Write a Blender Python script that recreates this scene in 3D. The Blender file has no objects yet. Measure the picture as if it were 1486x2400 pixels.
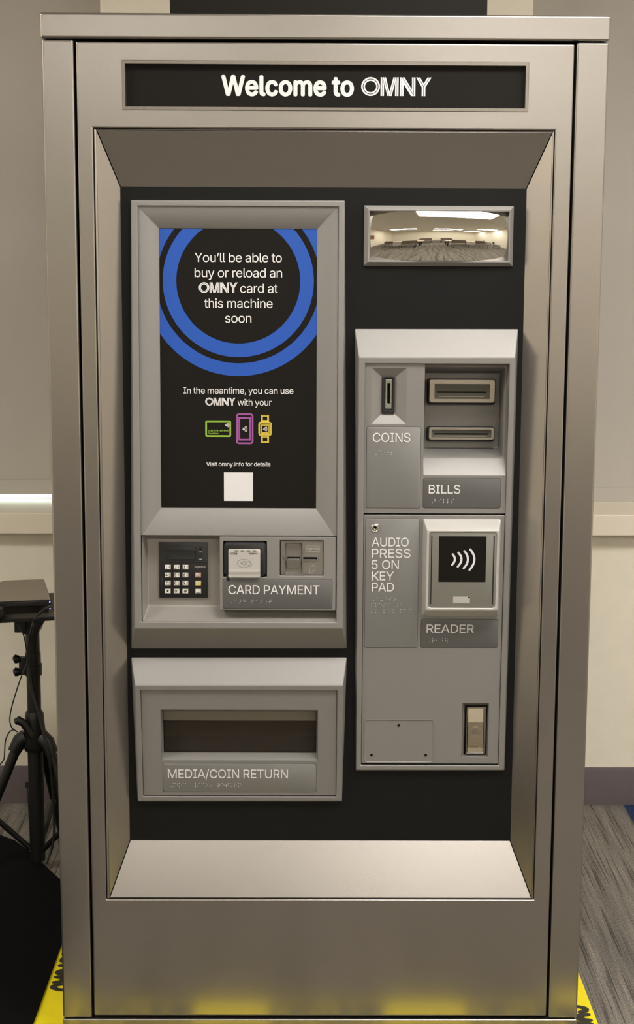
import bpy, bmesh, math, random
from mathutils import Vector, Matrix
from mathutils.geometry import delaunay_2d_cdt

S = bpy.context.scene
COL = S.collection
random.seed(4)

# ------------------------------------------------------------------ camera
cd = bpy.data.cameras.new('camera')
cam = bpy.data.objects.new('camera', cd)
COL.objects.link(cam)
S.camera = cam
cd.sensor_fit = 'VERTICAL'
cd.sensor_height = 36.0
cd.sensor_width = 36.0
cd.lens = 36.0 * 3700.0 / 2400.0
cd.clip_start = 0.05
cam.matrix_world = Matrix([[0.999966, -0.003361, -0.007524, -0.03365], [-0.006897, 0.158487, -0.987337, -2.933074], [0.004511, 0.987355, 0.158458, 1.531834], [0, 0, 0, 1]])

# ------------------------------------------------------------------ exposure, world
S.view_settings.view_transform = 'Standard'
S.view_settings.look = 'None'
S.view_settings.gamma = 1.0
S.view_settings.use_curve_mapping = False
S.view_settings.exposure = 0.0
w = bpy.data.worlds.new('daylight')
S.world = w
w.use_nodes = True
w.node_tree.nodes['Background'].inputs[0].default_value = (0.86, 1.0, 0.90, 1)
w.node_tree.nodes['Background'].inputs[1].default_value = 7.0
LAMP = 20.0                      # strength of the ceiling light diffusers
LAMP_COLOUR = (1.0, 0.965, 0.92)


# ------------------------------------------------------------------ materials
def mat(name, col, rough=0.5, metal=0.0, vary=0.0, vscale=(40, 40, 40), bump=0.0, spec=0.5, coat=0.0, aniso=0.0):
    m = bpy.data.materials.new(name)
    m.use_nodes = True
    nt = m.node_tree
    b = nt.nodes['Principled BSDF']
    b.inputs['Base Color'].default_value = (*col, 1)
    b.inputs['Roughness'].default_value = rough
    b.inputs['Metallic'].default_value = metal
    b.inputs['Specular IOR Level'].default_value = spec
    b.inputs['Coat Weight'].default_value = coat
    b.inputs['Anisotropic'].default_value = aniso
    if vary or bump:
        tc = nt.nodes.new('ShaderNodeTexCoord')
        mp = nt.nodes.new('ShaderNodeMapping')
        mp.inputs['Scale'].default_value = vscale
        nz = nt.nodes.new('ShaderNodeTexNoise')
        nz.inputs['Scale'].default_value = 1.0
        nz.inputs['Detail'].default_value = 4.0
        nt.links.new(tc.outputs['Object'], mp.inputs[0])
        nt.links.new(mp.outputs[0], nz.inputs['Vector'])
        if vary:
            r = nt.nodes.new('ShaderNodeMapRange')
            r.inputs['From Min'].default_value = 0.3
            r.inputs['From Max'].default_value = 0.7
            r.inputs['To Min'].default_value = 1 - vary
            r.inputs['To Max'].default_value = 1 + vary
            nt.links.new(nz.outputs['Fac'], r.inputs['Value'])
            mx = nt.nodes.new('ShaderNodeMix')
            mx.data_type = 'RGBA'
            mx.blend_type = 'MULTIPLY'
            mx.inputs['Factor'].default_value = 1.0
            mx.inputs['A'].default_value = (*col, 1)
            nt.links.new(r.outputs[0], mx.inputs['B'])
            nt.links.new(mx.outputs['Result'], b.inputs['Base Color'])
        if bump:
            bp = nt.nodes.new('ShaderNodeBump')
            bp.inputs['Strength'].default_value = bump
            bp.inputs['Distance'].default_value = 0.001
            nt.links.new(nz.outputs['Fac'], bp.inputs['Height'])
            nt.links.new(bp.outputs[0], b.inputs['Normal'])
    return m


def emit(name, col, strength):
    m = bpy.data.materials.new(name)
    m.use_nodes = True
    b = m.node_tree.nodes['Principled BSDF']
    b.inputs['Base Color'].default_value = (0.8, 0.8, 0.8, 1)
    b.inputs['Emission Color'].default_value = (*col, 1)
    b.inputs['Emission Strength'].default_value = strength
    return m


STEEL = mat('brushed_steel', (0.375, 0.349, 0.324), 0.27, 0.93, 0.015, (900, 900, 25), 0.0)
STEEL_DARK = mat('dull_steel', (0.30, 0.275, 0.24), 0.38, 1.0, 0.08, (400, 400, 8))
THROAT = mat('dark_throat_metal', (0.13, 0.125, 0.105), 0.4, 0.6)
SLOTGREY = mat('die_cast_grey', (0.30, 0.285, 0.26), 0.34, 0.75)
STEEL_RING = mat('cast_steel', (0.56, 0.51, 0.44), 0.36, 1.0, 0.08, (30, 400, 900))
CHROME = mat('polished_metal', (0.62, 0.60, 0.55), 0.16, 1.0)
MIRROR = mat('mirror_polish', (0.86, 0.83, 0.76), 0.015, 1.0)
GREY = mat('grey_paint', (0.252, 0.240, 0.228), 0.5, 0.4, 0.03, (700, 700, 700), 0.06)
GREY_BAY = mat('satin_grey_paint', (0.30, 0.28, 0.255), 0.5, 0.4, 0.03, (700, 700, 700), 0.06)
PLATE = mat('matt_grey_plate', (0.245, 0.241, 0.236), 0.5, 0.3, 0.03, (500, 500, 500))
BRAILLE = mat('lit_braille_grey', (0.42, 0.41, 0.40), 0.4, 0.3)  # paler than the plates: light on the dot tops put into the colour
PLATE_DARK = mat('darker_grey_plate', (0.132, 0.129, 0.125), 0.5, 0.3, 0.03, (500, 500, 500))
READER_GREY = mat('olive_grey_plastic', (0.22, 0.214, 0.188), 0.5, 0.1)
SILVER = mat('silver_plastic', (0.56, 0.54, 0.51), 0.38, 0.4)
BLACK = mat('black_powder_coat', (0.0062, 0.0061, 0.006), 0.55, 0, 0.1, (600, 600, 600), 0.05, 0.18)
BLACK_GLOSS = mat('black_plastic', (0.012, 0.012, 0.013), 0.38)
BLACK_PRINT = mat('black_print', (0.0070, 0.0056, 0.0044), 0.5, 0, 0, spec=0.16)
VOID = mat('dark_gap', (0.006, 0.006, 0.006), 0.8, spec=0.1)
WHITE = mat('white_print', (0.72, 0.705, 0.70), 0.6)
WHITE_PLAIN = mat('white_sticker', (0.67, 0.655, 0.655), 0.6)
BLUE = mat('blue_print', (0.006, 0.073, 0.40), 0.5)
LIME = mat('green_print', (0.30, 0.52, 0.05), 0.5)
PURPLE = mat('purple_print', (0.40, 0.10, 0.40), 0.5)
AMBER = mat('yellow_print', (0.72, 0.55, 0.06), 0.5)
RED = mat('red_stripe', (0.16, 0.015, 0.012), 0.5)
GREEN = mat('green_stripe', (0.01, 0.05, 0.03), 0.5)
LCD = mat('display_glass', (0.030, 0.033, 0.028), 0.2)
KEYMETAL = mat('key_metal', (0.50, 0.475, 0.44), 0.26, 0.95)
KEYCOPPER = mat('key_metal_red', (0.36, 0.26, 0.22), 0.30, 0.95)
KEYGOLD = mat('key_metal_yellow', (0.46, 0.39, 0.19), 0.30, 0.95)
ALU = mat('worn_zinc', (0.45, 0.47, 0.40), 0.35, 1.0, 0.15, (300, 300, 300))
BRASS = mat('satin_nickel', (0.56, 0.50, 0.40), 0.28, 1.0)
WALL = mat('cream_wall_paint', (0.82, 0.765, 0.64), 0.75, 0, 0.02, (25, 25, 25), 0.03)
TRIM = mat('cream_trim_paint', (0.80, 0.72, 0.60), 0.5)
CEIL = mat('ceiling_tile', (0.66, 0.64, 0.60), 0.9, 0, 0.05, (60, 60, 60))
SHADE = mat('grey_shade_fabric', (0.48, 0.45, 0.405), 0.85, 0, 0.04, (500, 500, 500), 0.05)
BASE = mat('plum_rubber', (0.12, 0.097, 0.102), 0.55, 0, 0.03)
ALUFRAME = mat('window_metal', (0.35, 0.35, 0.34), 0.4, 0.8)
STANDBLACK = mat('stand_black', (0.0042, 0.0042, 0.0038), 0.42)
CABLE = mat('black_cable', (0.014, 0.014, 0.013), 0.45)
CLOTH = mat('black_cloth', (0.0022, 0.0022, 0.0024), 0.95, 0, 0.2, (90, 90, 90), 0.2, 0.1)
BOXGREY = mat('grey_box_top', (0.27, 0.235, 0.18), 0.6)
TRAYTOP = mat('tray_top', (0.075, 0.065, 0.05), 0.5)
LED = emit('blue_indicator', (0.25, 0.25, 1.0), 2.5)
TAPE = mat('yellow_tape', (0.90, 0.76, 0.002), 0.55, 0, 0.05, (8, 8, 8))
TAPEBLACK = mat('tape_lettering', (0.022, 0.021, 0.015), 0.45)
CLEARTAPE = mat('clear_tape', (0.42, 0.47, 0.40), 0.25)
TABLETOP = mat('beige_laminate', (0.50, 0.42, 0.32), 0.4)
CHAIRFAB = mat('brown_upholstery', (0.10, 0.075, 0.055), 0.8)
CHAIRMETAL = mat('dark_chair_metal', (0.03, 0.03, 0.035), 0.4)
PICTURE = mat('brown_poster', (0.20, 0.09, 0.05), 0.6, 0, 0.6, (4, 4, 9))
LAMPFACE = emit('light_diffuser', LAMP_COLOUR, LAMP)


def smoked():
    m = bpy.data.materials.new('smoked_plastic')
    m.use_nodes = True
    nt = m.node_tree
    b = nt.nodes['Principled BSDF']
    b.inputs['Base Color'].default_value = (0.075, 0.066, 0.055, 1)
    b.inputs['Roughness'].default_value = 0.12
    t = nt.nodes.new('ShaderNodeBsdfTransparent')
    t.inputs[0].default_value = (0.74, 0.68, 0.60, 1)
    x = nt.nodes.new('ShaderNodeMixShader')
    x.inputs[0].default_value = 0.35
    nt.links.new(t.outputs[0], x.inputs[1])
    nt.links.new(b.outputs[0], x.inputs[2])
    nt.links.new(x.outputs[0], nt.nodes['Material Output'].inputs['Surface'])
    return m


def pane():
    m = bpy.data.materials.new('window_glass')
    m.use_nodes = True
    nt = m.node_tree
    g = nt.nodes.new('ShaderNodeBsdfGlossy')
    g.inputs['Roughness'].default_value = 0.02
    t = nt.nodes.new('ShaderNodeBsdfTransparent')
    t.inputs[0].default_value = (0.9, 0.93, 0.9, 1)
    x = nt.nodes.new('ShaderNodeMixShader')
    x.inputs[0].default_value = 0.08
    nt.links.new(t.outputs[0], x.inputs[1])
    nt.links.new(g.outputs[0], x.inputs[2])
    nt.links.new(x.outputs[0], nt.nodes['Material Output'].inputs['Surface'])
    return m


def carpet():
    m = bpy.data.materials.new('striped_carpet')
    m.use_nodes = True
    nt = m.node_tree
    N, L = nt.nodes, nt.links
    b = N['Principled BSDF']
    b.inputs['Roughness'].default_value = 0.95
    b.inputs['Specular IOR Level'].default_value = 0.1
    tc = N.new('ShaderNodeTexCoord')

    def noise(scale, detail, rough=0.5):
        mp = N.new('ShaderNodeMapping')
        mp.inputs['Scale'].default_value = scale
        n = N.new('ShaderNodeTexNoise')
        n.inputs['Scale'].default_value = 1
        n.inputs['Detail'].default_value = detail
        n.inputs['Roughness'].default_value = rough
        L.new(tc.outputs['Object'], mp.inputs[0])
        L.new(mp.outputs[0], n.inputs['Vector'])
        return n

    def ramp(src, stops):
        r = N.new('ShaderNodeValToRGB')
        e = r.color_ramp.elements
        while len(e) < len(stops):
            e.new(0.5)
        for k, (p, c) in enumerate(stops):
            e[k].position = p
            e[k].color = (*c, 1)
        L.new(src, r.inputs[0])
        return r

    def mul(a, c):
        x = N.new('ShaderNodeMix')
        x.data_type = 'RGBA'
        x.blend_type = 'MULTIPLY'
        x.inputs['Factor'].default_value = 1
        L.new(a, x.inputs['A'])
        L.new(c, x.inputs['B'])
        return x.outputs['Result']
    broad = ramp(noise((22, 0.9, 1), 2).outputs['Fac'], [(0.30, (0.12, 0.112, 0.10)), (0.48, (0.225, 0.207, 0.18)), (0.75, (0.31, 0.283, 0.243))])
    streak = ramp(noise((190, 3.0, 1), 2).outputs['Fac'], [(0.36, (0.42, 0.42, 0.42)), (0.46, (0.95, 0.95, 0.95)), (0.60, (1, 1, 1)), (0.72, (1.35, 1.32, 1.25))])
    loop_n = noise((300, 160, 1), 4, 0.8)
    loops = ramp(loop_n.outputs['Fac'], [(0.34, (0.40, 0.40, 0.40)), (0.52, (1, 1, 1)), (0.70, (1.3, 1.27, 1.2))])
    col = mul(mul(broad.outputs[0], streak.outputs[0]), loops.outputs[0])
    # the navy accent stripe woven in beside the wall
    sp = N.new('ShaderNodeSeparateXYZ')
    L.new(tc.outputs['Object'], sp.inputs[0])
    gx = N.new('ShaderNodeMath')
    gx.operation = 'GREATER_THAN'
    gx.inputs[1].default_value = 0.876
    L.new(sp.outputs['X'], gx.inputs[0])
    lx = N.new('ShaderNodeMath')
    lx.operation = 'LESS_THAN'
    lx.inputs[1].default_value = 1.13
    L.new(sp.outputs['X'], lx.inputs[0])
    gy = N.new('ShaderNodeMath')
    gy.operation = 'GREATER_THAN'
    gy.inputs[1].default_value = 0.9
    L.new(sp.outputs['Y'], gy.inputs[0])
    p1 = N.new('ShaderNodeMath')
    p1.operation = 'MULTIPLY'
    L.new(gx.outputs[0], p1.inputs[0])
    L.new(gy.outputs[0], p1.inputs[1])
    p2 = N.new('ShaderNodeMath')
    p2.operation = 'MULTIPLY'
    L.new(p1.outputs[0], p2.inputs[0])
    L.new(lx.outputs[0], p2.inputs[1])
    navy = N.new('ShaderNodeMix')
    navy.data_type = 'RGBA'
    L.new(p2.outputs[0], navy.inputs['Factor'])
    L.new(col, navy.inputs['A'])
    nv = N.new('ShaderNodeRGB')
    nv.outputs[0].default_value = (0.03, 0.05, 0.13, 1)
    nv2 = mul(nv.outputs[0], loops.outputs[0])
    L.new(nv2, navy.inputs['B'])
    L.new(navy.outputs['Result'], b.inputs['Base Color'])
    bp = N.new('ShaderNodeBump')
    bp.inputs['Strength'].default_value = 0.6
    bp.inputs['Distance'].default_value = 0.003
    L.new(loop_n.outputs['Fac'], bp.inputs['Height'])
    L.new(bp.outputs[0], b.inputs['Normal'])
    return m


SMOKED = smoked()
GLASS = pane()
CARPET = carpet()


# ------------------------------------------------------------------ mesh helpers
class Face:
    """A front surface (possibly leaning): x and z are metres, d is how far a point stands out towards the viewer."""
    def __init__(s, z1, Y1, z0, Y0):
        s.z0, s.Y0, s.k = z0, Y0, (Y1 - Y0) / (z1 - z0)

    def w(s, x, z, d=0.0):
        return (x, s.Y0 + s.k * (z - s.z0) - d, z)

    def loop(s, r, d=0.0, rad=0.0, seg=5):
        x0, x1, z0, z1 = r
        if rad <= 0:
            return [s.w(x, z, d) for x, z in ((x0, z0), (x1, z0), (x1, z1), (x0, z1))]
        out = []
        for cx, cz, a in ((x0 + rad, z0 + rad, 180), (x1 - rad, z0 + rad, 270), (x1 - rad, z1 - rad, 0), (x0 + rad, z1 - rad, 90)):
            for k in range(seg + 1):
                t = math.radians(a + 90 * k / seg)
                out.append(s.w(cx + rad * math.cos(t), cz + rad * math.sin(t), d))
        return out

    def ring(s, cx, cz, r, d=0.0, n=28):
        return [s.w(cx + r * math.cos(2 * math.pi * k / n), cz + r * math.sin(2 * math.pi * k / n), d) for k in range(n)]


class Flat:
    """A surface lying on the floor: u and v run along two floor directions, d is height."""
    def __init__(s, o, u, v):
        s.o, s.u, s.v = o, u, v

    def w(s, x, z, d=0.0):
        return (s.o[0] + x * s.u[0] + z * s.v[0], s.o[1] + x * s.u[1] + z * s.v[1], s.o[2] + d)


def inset(r, a, b=None, c=None, d=None):
    """left, right, bottom, top"""
    if b is None:
        b = c = d = a
    return (r[0] + a, r[1] - b, r[2] + c, r[3] - d)


class MB:
    def __init__(s):
        s.v, s.f, s.mi, s.cur = [], [], [], 0

    def m(s, i):
        s.cur = i
        return s

    def add(s, pts, faces):
        o = len(s.v)
        s.v += [tuple(p) for p in pts]
        for f in faces:
            s.f.append(tuple(o + i for i in f))
            s.mi.append(s.cur)
        return s

    def poly(s, pts):
        return s.add(pts, [range(len(pts))])

    def loft(s, loops, first=False, last=False, closed=True):
        n = len(loops[0])
        pts = [p for lp in loops for p in lp]
        fs = []
        for a in range(len(loops) - 1):
            for j in range(n if closed else n - 1):
                k = (j + 1) % n
                fs.append((a * n + j, a * n + k, (a + 1) * n + k, (a + 1) * n + j))
        if first:
            fs.append(tuple(reversed(range(n))))
        if last:
            fs.append(tuple((len(loops) - 1) * n + j for j in range(n)))
        return s.add(pts, fs)

    def slab(s, fc, r, d0, d1, b=0.0, rad=0.0, seg=5):
        """a plate on a Face from depth d0 out to d1 with a front chamfer b"""
        lp = [fc.loop(r, d0, rad, seg)]
        if b:
            lp += [fc.loop(r, d1 - b, rad, seg), fc.loop(inset(r, b * 0.3), d1 - b * 0.3, max(rad - b * 0.3, 0.0002) if rad else 0, seg),
                   fc.loop(inset(r, b), d1, max(rad - b, 0.0002) if rad else 0, seg)]
        else:
            lp.append(fc.loop(r, d1, rad, seg))
        return s.loft(lp, True, True)

    def box(s, x0, x1, y0, y1, z0, z1):
        p = [(x, y, z) for z in (z0, z1) for y in (y0, y1) for x in (x0, x1)]
        return s.add(p, [(0, 2, 3, 1), (4, 5, 7, 6), (0, 1, 5, 4), (1, 3, 7, 5), (3, 2, 6, 7), (2, 0, 4, 6)])

    def sheet(s, fc, r, holes, d0, d1):
        """a plate from depth d0 (back) to d1 (front) with rectangular holes"""
        xs = sorted({r[0], r[1], *[h[0] for h in holes], *[h[1] for h in holes]})
        zs = sorted({r[2], r[3], *[h[2] for h in holes], *[h[3] for h in holes]})

        def solid(i, j):
            if not (0 <= i < len(xs) - 1 and 0 <= j < len(zs) - 1):
                return False
            cx, cz = (xs[i] + xs[i + 1]) / 2, (zs[j] + zs[j + 1]) / 2
            return not any(h[0] < cx < h[1] and h[2] < cz < h[3] for h in holes)
        for i in range(len(xs) - 1):
            for j in range(len(zs) - 1):
                if not solid(i, j):
                    continue
                a, b, c, d = xs[i], xs[i + 1], zs[j], zs[j + 1]
                s.poly([fc.w(a, c, d1), fc.w(b, c, d1), fc.w(b, d, d1), fc.w(a, d, d1)])
                s.poly([fc.w(a, d, d0), fc.w(b, d, d0), fc.w(b, c, d0), fc.w(a, c, d0)])
                for (ok, p, q) in ((solid(i - 1, j), (a, d), (a, c)), (solid(i + 1, j), (b, c), (b, d)),
                                   (solid(i, j - 1), (a, c), (b, c)), (solid(i, j + 1), (b, d), (a, d))):
                    if not ok:
                        s.poly([fc.w(*p, d0), fc.w(*q, d0), fc.w(*q, d1), fc.w(*p, d1)])
        return s

    def tube(s, path, rad, n=10, caps=True):
        P = [Vector(p) for p in path]
        loops = []
        ref = None
        for i, p in enumerate(P):
            t = (P[min(i + 1, len(P) - 1)] - P[max(i - 1, 0)]).normalized()
            if ref is None:
                ref = t.orthogonal().normalized()
            ref = (ref - t * ref.dot(t)).normalized()
            c = t.cross(ref)
            r = rad[i] if isinstance(rad, (list, tuple)) else rad
            loops.append([p + (ref * math.cos(2 * math.pi * k / n) + c * math.sin(2 * math.pi * k / n)) * r for k in range(n)])
        return s.loft(loops, caps, caps)

    def strokes(s, fc, pts, wd, d, closed=False):
        """a flat printed line of width wd through (x, z) points"""
        n = len(pts)
        L, Rr = [], []
        for i in range(n):
            a = Vector(pts[i - 1] if (i or closed) else pts[0])
            b = Vector(pts[(i + 1) % n] if (i < n - 1 or closed) else pts[-1])
            p = Vector(pts[i])
            d1 = (p - a).normalized() if (p - a).length > 1e-9 else (b - p).normalized()
            d2 = (b - p).normalized() if (b - p).length > 1e-9 else d1
            nn = Vector((-(d1.y + d2.y), d1.x + d2.x)).normalized()
            k = wd / 2 / max(0.4, nn.dot(Vector((-d1.y, d1.x))))
            L.append(fc.w(p.x + nn.x * k, p.y + nn.y * k, d))
            Rr.append(fc.w(p.x - nn.x * k, p.y - nn.y * k, d))
        return s.loft([L, Rr], closed=closed)

    def build(s, name, mats, parent=None, bevel=0.0, smooth=True, seg=2, angle=35, weld=True):
        me = bpy.data.meshes.new(name)
        me.from_pydata(s.v, [], s.f)
        for m_ in (mats if isinstance(mats, (list, tuple)) else [mats]):
            me.materials.append(m_)
        for p, i in zip(me.polygons, s.mi):
            p.material_index = i
        if weld:
            bm = bmesh.new()
            bm.from_mesh(me)
            bmesh.ops.remove_doubles(bm, verts=bm.verts, dist=1e-6)
            bmesh.ops.recalc_face_normals(bm, faces=bm.faces)
            bm.to_mesh(me)
            bm.free()
        o = bpy.data.objects.new(name, me)
        COL.objects.link(o)
        if parent:
            o.parent = parent
        if smooth:
            for p in me.polygons:
                p.use_smooth = True
        if bevel:
            b = o.modifiers.new('bevel', 'BEVEL')
            b.width = bevel
            b.segments = seg
            b.limit_method = 'ANGLE'
            b.angle_limit = math.radians(angle)
            b.harden_normals = True
        elif smooth:
            try:
                me.set_sharp_from_angle(angle=math.radians(angle))
            except Exception:
                pass
        return o


def thing(name, label, cat, loc=(0, 0, 0), group=None):
    o = bpy.data.objects.new(name, None)
    o.empty_display_size = 0.05
    COL.objects.link(o)
    o.location = loc
    return tag(o, label, cat, group)


def tag(o, label, cat, group=None):
    o['label'] = label
    o['category'] = cat
    if group:
        o['group'] = group
    return o


def structure(o):
    o['kind'] = 'structure'
    return o


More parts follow.
